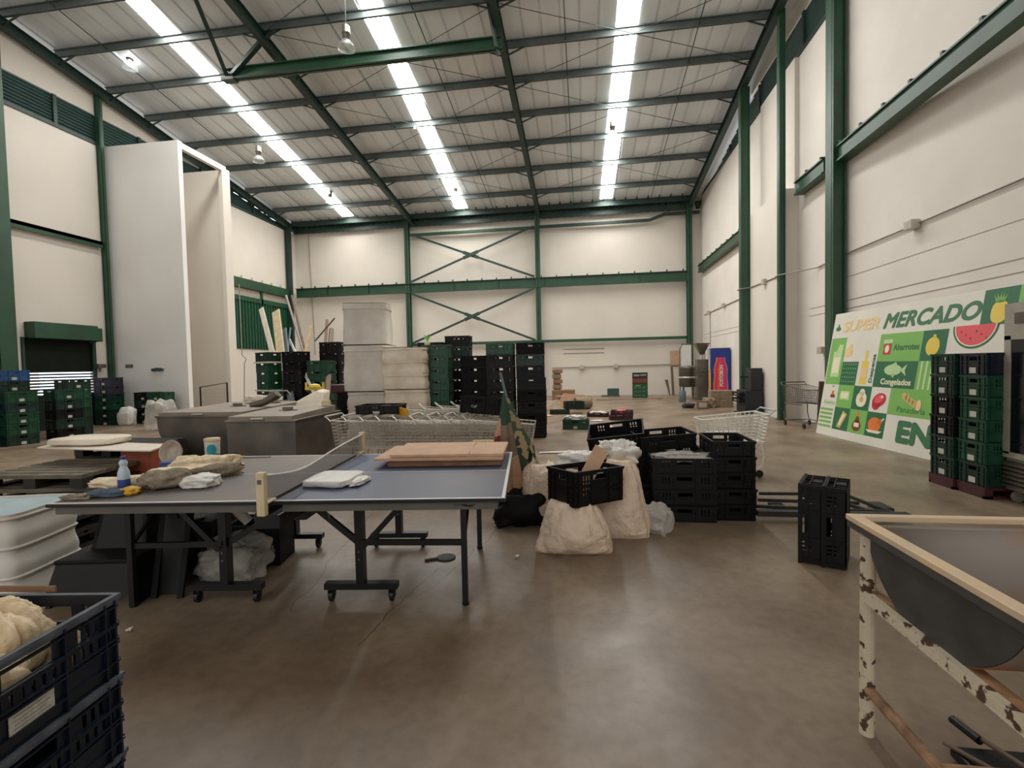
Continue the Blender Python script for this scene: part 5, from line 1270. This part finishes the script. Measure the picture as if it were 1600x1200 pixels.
spoly([(.68, .22), (.80, .20), (.95, .48), (.82, .54)], D2, 's_bread', 'snack_bar', board); spoly([(.73, .27), (.79, .25), (.89, .46), (.83, .49)], D3, 's_cream', 'snack_bar', board)
sell(1.26, .30, .12, .10, D2, 's_brn', 'sauce_bottle', board); spoly([(1.18, .36), (1.34, .36), (1.29, .48), (1.23, .48)], D2, 's_brn', 'sauce_bottle', board); srect(1.23, 1.29, .48, .56, D2, 's_org', 'sauce_bottle', board); srect(1.19, 1.33, .28, .36, D3, 's_cream', 'sauce_bottle', board)
sell(1.72, .38, .16, .13, D2, 's_org', 'roast_chicken', board); sell(1.84, .44, .06, .05, D2, 's_org', 'roast_chicken', board); spoly([(1.86, .46), (1.92, .52), (1.94, .50), (1.88, .43)], D2, 's_cream', 'roast_chicken', board); spoly([(1.53, .28), (1.93, .28), (1.86, .23), (1.60, .23)], D3, 's_cream', 'roast_chicken', board)
sell(.22, 2.19, .08, .045, D1, 's_txt', 'little_emblem', board); spoly([(.19, 2.24), (.22, 2.30), (.26, 2.24)], D1, 's_txt', 'little_emblem', board)
# torn white paper and black board between the sign and the tower
b = MB(); b.prism([(0, 0, 0), (0, -.55, 0), (.06, -.5, 1.2), (.06, -.02, 1.2)], None, (.02, 0, 0)) ; o = b.build('black_tarp', M['blackd'], loc=(4.62, 7.15, 0)); tag(o, 'narrow black tarp hanging between the sign and the crate tower', 'tarp')

# ================================================================== COOLER
t = thing('display_cooler', 'grey glass door drinks cooler at the right edge beyond the crate tower', 'cooler', (4.36, 5.22, 0))
b = MB(); w, d, z0, z1 = .62, .66, .12, 2.05
b.box(.02, d, -w/2-.03, w/2+.33, z0, z1); b.build('body', M['frame'], t)
b = MB(); b.box(-.02, .02, -w/2-.03, w/2+.33, 1.72, z1); hd = b.build('header', M['frame'], t); b = MB(); b.box(-.028, -.02, -w/2+.1, w/2+.2, 1.84, 1.95); b.build('header_slot', M['steeld'], hd)
b = MB(); b.box(-.02, .02, .56, .64, .5, 1.72); b.box(-.02, .02, -.34, -.26, .5, 1.72); b.box(-.02, .02, -.34, .64, .46, .52); b.box(-.02, .02, -.34, .64, 1.68, 1.72); dr = b.build('door', M['frame'], t)
b = MB(); b.box(-.012, 0, -.26, .56, .52, 1.68); b.build('glass', M['glassd'], dr)
b = MB()
for i in range(6): b.prism([(-.03, -.32, .17+i*.045), (.01, -.32, .20+i*.045), (.01, -.32, .185+i*.045), (-.03, -.32, .155+i*.045)], None, (0, .95, 0))
b.build('vent_grille', M['steel'], t)
for y in (-.25, .55):
    for x in (.06, .6): b = MB(); b.tube([(x, y-.015, .055), (x, y+.015, .055)], .055, 14); b.build('caster', M['conduit'], t)

# ================================================================== BACK OF THE HALL
def cbx(name, x, y, z, l, w, h, rz, m, label, cat='box', grp=None, flap=True, tilt=0.):
    t = thing(name, label, cat, (x, y, z), rz, grp, (tilt, tilt*.5, rz))
    b = MB(); b.box(-l/2, l/2, -w/2, w/2, 0, h); bevel(b.build('box', M[m], t), .012)
    if flap:
        b = MB(); b.box(-l/2, l/2, -.02, .02, h, h+.002); b.box(-l/2-.001, -l/2, -.02, .02, h*.7, h); b.build('tape', M['stick'], t)
    return t
for k in range(4):
    cbx('cardboard_box', -1.08+[0, .03, -.02, .02][k], 20.05, .55+k*.205, .36+.02*(k % 2), .36, .155, .05*k, 'cardd' if k % 2 else 'cardb', 'small cardboard box, %s of the wobbly column by the back wall' % ['lowest', 'second', 'third', 'topmost'][k], 'box', 'column of small boxes', tilt=.03*(-1)**k)
    b = MB(); b.box(-.13, .13, -.14, .14, 0, .045); tag(b.build('gap_shade_slab', M['steeld'], loc=(-1.08, 20.05, .505+k*.205)), 'dark slab for gap shade %s the small boxes of the wobbly column' % ['under', 'low between', 'in the middle of', 'high between'][k], 'pack', 'shade slabs between boxes')  # dark slabs added to stand for the shaded gaps between the boxes
cbx('cardboard_box', -.82, 19.9, 0, .9, .6, .50, .0, 'cardd', 'large brown cardboard box under the wobbly column near the back wall')
cbx('cardboard_box', -.72, 18.6, 0, .7, .5, .34, .3, 'cardd', 'brown cardboard box slumped before the large one', tilt=.05)
b = MB(); b.prism([(-.55, -.2, 0), (.5, -.25, 0), (.6, .3, .35), (-.3, .35, .45)], None, (0, .02, .03)); tag(b.build('cardboard_sheet', M['cardd'], loc=(-.45, 17.7, 0)), 'big brown cardboard sheet lying aslant over the scraps at the back', 'cardboard')
b = MB(); b.prism([(-.4, -.3, 0), (.3, -.2, .02), (.2, .2, .3), (-.3, .2, .25)], None, (0, .02, .03)); tag(b.build('cardboard_sheet', M['cardb'], loc=(-1.05, 16.6, 0)), 'pale torn cardboard sheet left of the barrel', 'cardboard')
t = thing('tipped_barrel', 'pale barrel lying on its side on the far floor beside the scraps', 'barrel', (-.03, 16.9, .2), .35)
b = MB(); b.tube([(-.3, 0, 0), (-.25, 0, 0), (0, 0, 0), (.2, 0, 0), (.26, 0, 0)], [.19, .2, .205, .2, .17], 24, True); b.build('body', M['cardb'], t, True)
b = MB(); b.tube([(-.31, 0, 0), (-.30, 0, 0)], .185, 24); b.build('mouth', M['steeld'], t)
cbx('grey_box', 1.32, 23.3, .06, .52, .35, .30, 0, 'louver', 'small dark grey green box at the foot of the back wall', flap=False)
b = MB(); b.box(-.4, .42, -.2, .2, 0, .055); tag(b.build('flat_plank', M['steeld'], loc=(1.18, 23.25, 0)), 'flat grey plank under the small dark box by the back wall', 'plank')
t = thing('small_price_board', 'small dark green poster board standing before the back wall', 'poster', (2.38, 21.9, 0))
b = MB(); b.box(-.32, .32, -.02, .02, 0, 1.1); bd = b.build('board', M['cabinet'], t)
b = MB(); b.box(-.32, .32, -.024, -.0205, 0, .62); b.build('lower_print', M['green'], bd)
b = MB(); b.box(-.32, .32, -.024, -.0205, .66, .84); b.build('red_band', M['s_brn'], bd)
b = MB()
for i in range(3):
    for j in range(3): b.box(-.24+i*.17, -.13+i*.17, -.027, -.0245, .08+j*.17, .15+j*.17)
b.build('small_pictures', M['s_txt'], bd)
b = MB(); b.box(-.26, -.02, -.027, -.0205, .94, 1.02); b.box(.02, .26, -.027, -.0205, .96, 1.03); b.box(-.2, .02, -.027, -.0245, .52, .56); b.build('pale_marks', M['stickl'], bd)
for k, (x, y, l, r, m) in enumerate(((1.6, 21.0, 1.5, -.05, 'cardb'), (2.6, 21.3, 1.3, .08, 'cardb'), (.9, 20.9, .8, .03, 'cardb'))):
    b = MB(); b.box(-l/2, l/2, -.07, .07, 0, .03); tag(b.build('floor_plank', M[m], loc=(x, y, 0), rz=r), 'thin plank on the floor near the small poster board, %s' % ['middle one', 'right one', 'left one'][k], 'plank', 'planks at the back')
b = MB(); b.box(-.22, .22, -.04, 0, 1.38, 2.05); tag(b.build('wall_panel_box', M['card'], loc=(4.2, 23.96, 0)), 'beige square board fixed low on the back wall near the right corner', 'board')
t = thing('leaning_door_panel', 'white panel with a brown top strip leaning in the right back corner', 'panel', (4.55, 23.3, 0))
b = MB(); b.box(-.22, .25, -.02, .02, 0, 2.28); b.build('panel', M['white'], t); b = MB(); b.box(-.18, .2, -.03, .03, 2.29, 2.34); b.tube([(-.24, 0, 0), (-.24, 0, 2.1), (-.16, 0, 2.3)], .03, 6); b.build('edge_strip', M['stick'], t)
t = thing('angled_post', 'brown post with a short arm standing at the back wall', 'post', (4.02, 23.4, 0))
b = MB(); b.bar((0, 0, 0), (-.06, 0, 1.3), .1, .05); b.bar((-.1, 0, 1.34), (.22, 0, 1.34), .06, .06); b.build('frame', M['stick'], t)
b = MB(); b.prism([(-.02, 0, 0), (.03, 0, 0), (-.08, 0, .72), (-.22, 0, .72)], None, (0, .03, 0)); tag(b.build('dark_wedge', M['stick'], loc=(3.87, 23.4, 0)), 'narrow dark wedge board left of the brown post', 'board')
t = thing('steel_kettle', 'round stainless steel kettle on legs near the right back corner', 'kettle', (4.2, 21.0, 0))
b = MB(); b.lathe([(.3, .5), (.36, .54), (.37, 1.25), (.38, 1.3), (.36, 1.33), (.05, 1.36)], 32); b.build('body', M['steel'], t, True)
b = MB(); b.lathe([(.375, .85), (.385, .87), (.385, .9), (.375, .92)], 32); b.build('band', M['chrome'], t, True)
for a in (0.6, 2.2, 3.8, 5.2): b = MB(); b.tube([(.27*math.cos(a), .27*math.sin(a), 0), (.27*math.cos(a), .27*math.sin(a), .55)], .03, 8); b.build('leg', M['steeld'], t)
t = thing('blue_pail', 'small grey blue drum on the floor before the kettle', 'drum', (3.68, 19.5, 0))
b = MB(); b.lathe([(.12, 0), (.13, .02), (.13, .38), (.1, .42), (.1, .45)], 20); b.build('body', M['mutedblue'], t, True)
t = thing('hopper_machine', 'steel machine topped by a big funnel hopper', 'machine', (4.48, 19.9, 0))
b = MB(); b.box(-.2, .2, -.22, .22, .1, 1.6); b.box(-.24, .24, -.26, .26, 0, .14); bevel(b.build('body', M['steel'], t), .01)
b = MB(); b.add([(-.26, -.26, 2.22), (.26, -.26, 2.22), (.26, .26, 2.22), (-.26, .26, 2.22), (-.06, -.06, 1.78), (.06, -.06, 1.78), (.06, .06, 1.78), (-.06, .06, 1.78), (-.23, -.23, 2.22), (.23, -.23, 2.22), (.23, .23, 2.22), (-.23, .23, 2.22), (-.05, -.05, 1.82), (.05, -.05, 1.82), (.05, .05, 1.82), (-.05, .05, 1.82)],
      [(0, 4, 5, 1), (1, 5, 6, 2), (2, 6, 7, 3), (3, 7, 4, 0), (8, 9, 13, 12), (9, 10, 14, 13), (10, 11, 15, 14), (11, 8, 12, 15), (0, 1, 9, 8), (1, 2, 10, 9), (2, 3, 11, 10), (3, 0, 8, 11), (4, 7, 6, 5)]); b.build('hopper', M['steel'], t)
b = MB(); b.tube([(0, 0, 1.55), (0, 0, 1.82)], .06, 12); b.tube([(.12, 0, 1.6), (.12, 0, 1.9)], .02, 8); b.build('feed_pipe', M['chrome'], t)
b = MB(); b.box(-.18, .18, -.235, -.22, .95, 1.0); b.box(-.18, .18, -.235, -.22, 1.1, 1.13); b.build('panel_trim', M['steeld'], t)
t = thing('wire_machine_rack', 'tall narrow metal rack with coils between hopper machine and blue banner', 'rack', (4.82, 19.6, 0))
b = MB()
for x in (-.14, .14):
    for y in (-.14, .14): b.bar((x, y, 0), (x, y, 2.0), .025, .025)
for z in (.5, .9, 1.3, 1.65, 1.98): b.box(-.15, .15, -.15, .15, z, z+.015)
b.build('frame', M['wire'], t)
b = MB()
for z in (1.35, 1.5, 1.7, 1.82):
    for x in (-.07, .06): b.lathe([(.05, 0), (.055, .03), (.05, .1)], 10, (x, 0, z))
for z in (.55, .95, 1.1): b.box(-.1, .1, -.1, .08, z, z+.12)
b.build('contents', M['steeld'], t)
t = thing('drinks_banner', 'blue drinks banner with a pink and orange bottle picture', 'banner', (5.02, 19.3, 0), 0)
b = MB(); b.box(-.33, .33, -.02, .3, .30, 2.0); bevel(b.build('case', M['bnblue'], t), .01); b = MB(); b.box(-.33, .33, -.03, .31, 2.0, 2.03); b.build('top_edge', M['white'], t)
b = MB(); b.box(-.3, .3, 0, .28, 0, .3); b.build('base', M['cabinet'], t)
def bp(z): # bottle half width
    P_ = [(.36, .21), (.42, .235), (.7, .23), (1.0, .2), (1.2, .22), (1.35, .19), (1.5, .14), (1.62, .13), (1.66, .13)]
    for (a, wa), (c, wc) in zip(P_, P_[1:]):
        if a <= z <= c: k = (z-a)/(c-a); return wa+(wc-wa)*k
    return .13
zs = [.36+1.3*i/30 for i in range(31)]
def shape(g, y, m, nm, x0=-1, x1=1):
    b = MB(); L_ = [(x0*(bp(z)+g), y, z) for z in zs]; R_ = [(x1*(bp(z)+g), y, z) for z in zs]
    b.add(L_+R_, [(i, 31+i, 32+i, i+1) for i in range(30)]); return b.build(nm, M[m], t)
shape(.018, -.032, 'bncy', 'bottle_glow', 0, 1); shape(.045, -.030, 'bnorg', 'bottle_glow', -1, 0); shape(.018, -.033, 'yellow', 'bottle_glow', -1, 0)
shape(0, -.036, 'bnpink', 'bottle_print'); shape(-.1, -.038, 'bnorg', 'bottle_print', -1, -.2)
text_mesh('POSTOBON', .17, lambda x, y, z: Vector((.02-y, -.040-z, .98+x)), M['white'], 'lettering', t, fat=.006, wmax=.78)
b = MB(); b.box(-.42, -.36, -.04, .02, .32, 1.2); b.build('yellow_strip', M['yellow'], t)
for k, (x, y, z, l, w, h, r, lab) in enumerate(((4.42, 17.3, 0, .8, .5, .26, .05, 'dusty cardboard box on the floor below the blue banner, lower'), (4.50, 17.35, .265, .7, .5, .28, -.06, 'dusty cardboard box below the blue banner, upper, with a dark band'),
                        (4.12, 17.45, .0, .24, .3, .3, .2, 'small crumpled cardboard box left of the dusty pair'))):
    cbx('cardboard_box', x, y, z, l, w, h, r, 'cardb', lab, 'box', 'dusty boxes')
tag(blob('dark_bundle', (.36, .24, .17), (3.38, 16.9, 0), M['cabinet'], seed=91, amp=.12), 'small dark bag lying on the far floor left of the framed box', 'bag')
t = thing('framed_box', 'small brown framed box on the far floor before the dusty boxes', 'box', (3.74, 16.5, 0), .02)
b = MB(); b.box(-.17, .17, 0, .16, 0, .26); b.build('body', M['cardd'], t); b = MB(); b.box(-.12, .12, -.008, 0, .05, .21); b.build('front', M['sticker'], t)
tag(blob('paper_wad', (.3, .22, .3), (4.08, 17.0, 0.0), M['cardb'], seed=92, amp=.25, fine=.08), 'crumpled brown paper leaning on the dusty boxes', 'paper')
# black cabinets
b = MB(); b.box(-.28, .28, -.55, .45, 0, .05); tag(b.build('low_platform', M['cabinet'], loc=(4.64, 14.9, 0)), 'low dark platform under the black cabinets', 'platform')
t = thing('black_cabinet', 'wide black cabinet with open drawers between the two columns', 'cabinet', (4.68, 15.05, .055))
b = MB(); b.box(-.22, .24, -.40, .40, .0, .62); bevel(b.build('body', M['cabinet'], t), .006)
for k in range(2):
    b = MB(); z = .28+.17*k; b.box(-.36, -.22, -.35, .36, z, z+.12); dd = b.build('drawer', M['black'], t); b = MB(); b.box(-.37, -.362, -.1, .1, z+.05, z+.07); b.build('handle', M['white'], dd)
t = thing('black_speaker_box', 'tall black box with side handle standing on the black cabinet', 'box', (4.78, 14.95, .68))
b = MB(); b.box(-.15, .15, -.26, .26, 0, .62); bevel(b.build('body', M['cabinet'], t), .008); b = MB(); b.bar((-.15, .0, .37), (-.36, .0, .37), .03, .03); b.build('side_bar', M['black'], t)
# scraps on the far floor
def scrap(px, py, l, w, m, rz, label, grp='scraps on the floor', h=.006):
    p = at(px, py); b = MB(); b.grid(lambda u, v: ((u-.5)*l, (v-.5)*w, h+.012*noise.noise(Vector((u*4+px, v*4, 0)))+.012*u*v), 6, 4)
    o = b.build('paper_scrap', M[m], loc=(p.x, p.y, .012), rz=rz); sm_ = o.modifiers.new('t', 'SOLIDIFY'); sm_.thickness = .004
    return tag(o, label, 'scrap', grp)
for a in ((850, 640, .5, .3, 'plast', .2, 'white paper sheet at the foot of the tall middle stack'), (852, 650, .4, .22, 'card', -.3, 'tan paper sheet beside the tall middle stack'),
          (933, 658, .3, .2, 'plast', .4, 'white scrap right of the green floor crate'), (940, 668, .5, .2, 'card', .1, 'tan scrap right of the green floor crate'), (945, 676, .45, .2, 'plast', -.2, 'long pale scrap in front of the dark red trays'),
          (868, 708, .55, .09, 'board', .15, 'thin pale cardboard strip behind the parasol'), (905, 707, .3, .1, 'board', -.1, 'second thin cardboard strip behind the sack crate'),
          (1025, 700, .2, .1, 'plast', .3, 'small white scrap beside the pale cart'), (202, 988, .03, .02, 'plast', 0, 'tiny white scrap on the floor right of the navy crates'),
          (808, 872, .03, .02, 'plast', 0, 'tiny white crumb on the floor below the blue table'), (1385, 1118, .03, .02, 'plast', .4, 'tiny white crumb on the floor near the trough leg')): scrap(*a)
for k, (x, y, z, d) in enumerate(((.0, 0, .235, (.3, .2, .1)), (.15, .05, .24, (.16, .12, .08)), (-.18, .02, .24, (.14, .12, .08)))):
    p = at(900, 672); tag(blob('white_scrap_heap', d, (p.x+x, p.y+.25+y, z-.02), M['plast'], seed=95+k, amp=.25, fine=.08), 'white crumpled scrap in the green floor crate, %s' % ['middle', 'right', 'left'][k], 'scrap', 'scraps in the green crate')
p = at(938, 653); tag(blob('white_scrap_heap', (.4, .26, .1), (p.x-.05, p.y+.4, .05), M['plast'], seed=99, amp=.25, fine=.08), 'white scraps in the left dark red tray', 'scrap')
p = at(971, 657); tag(blob('red_bag', (.22, .16, .1), (p.x+.02, p.y+.36, .16), M['s_pink'], seed=98, amp=.2, fine=.05), 'small red bag on the upper dark red tray', 'bag')

# ================================================================== TROUGH (right foreground)
t = thing('steel_trough', 'shallow grey U-shaped trough with tan rim on a flaking white tube frame', 'trough', (1.08, 1.775, 0))
zt = .885; HY = .425; LX = 1.5
def uy(i, n=36): a = PI*i/n; return .375*math.cos(a), zt-.03-.285*max(0, math.sin(a))**1.25
n = 36; b = MB(); out = [uy(i) for i in range(n+1)]
b.prism([(.03, y, z) for y, z in out], None, (.004, 0, 0)); b.build('end_plate', M['gshell'], t)
b = MB(); vs = []; 
for x in (.034, LX):
    for y, z in out: vs.append((x, y, z))
b.add(vs, [(i, i+1, n+2+i, n+1+i) for i in range(n)]); o = b.build('shell', [M['inner']], t, True)
sm_ = o.modifiers.new('thick', 'SOLIDIFY'); sm_.thickness = .004
b = MB(); b.prism([(LX, y, z) for y, z in out], None, (.004, 0, 0)); b.build('end_plate', M['gshell'], t)
b = MB(); w = .048; b.box(-.02, -.02+w, -HY, HY, zt-.022, zt); b.box(-.02+w, LX+.03, HY-w+.01, HY, zt-.022, zt); b.box(-.02+w, LX+.03, -HY, -HY+w, zt-.022, zt); b.box(LX-.01, LX+.03, -HY+w, HY-w, zt-.022, zt)
bevel(b.build('rim', M['ivory'], t), .003)
b = MB(); b.box(-.018, .004, -HY+.01, HY-.01, zt-.048, zt-.0225); b.build('rim_lip', M['gshell'], t)
for x in (.035, LX-.05):
    for y in (.365, -.43): b = MB(); b.tube([(x, y, 0), (x, y, zt-.022)], .027, 14); b.build('leg', M['rust'], t)
for nm, z0, z1, w in (('upper_rail', .555, .60, .05), ('lower_rail', .17, .205, .036)):
    b = MB(); b.box(.008, .030, -.43, .36, z0, z1) if 'upper' in nm else b.tube([(.035, -.43, z0+.02), (.035, .36, z0+.02)], .021, 10)
    b.build(nm, M['rust'] if 'upper' in nm else M['rustb'], t)
b = MB(); b.box(.0305, .072, -.43, .36, .592, .5995); b.build('rust_strip', M['rustb'], t)
b = MB(); b.tube([(.04, -.05, .19), (LX-.05, -.05, .19)], .022, 10); b.build('cross_tube', M['rustb'], t)
t = thing('black_hand_truck', 'black flat item with pale bent handles under the trough at the bottom right', 'tool', at(1560, 1185, .05))
b = MB(); b.box(-.13, .45, -.25, .05, -.04, 0); bevel(b.build('body', M['black'], t), .01)
b = MB(); b.tube([(-.14, .06, .0), (-.06, -.14, .03), (.0, -.3, .03)], .008, 8); b.tube([(-.03, .16, .03), (-.02, .06, .03), (.04, -.1, .03), (.1, -.3, .03)], .009, 8); b.build('handle', M['stick'], t)
b = MB(); b.tube([(-.04, .17, .02), (-.025, .05, .025)], .016, 10); b.build('grip', M['black'], t)
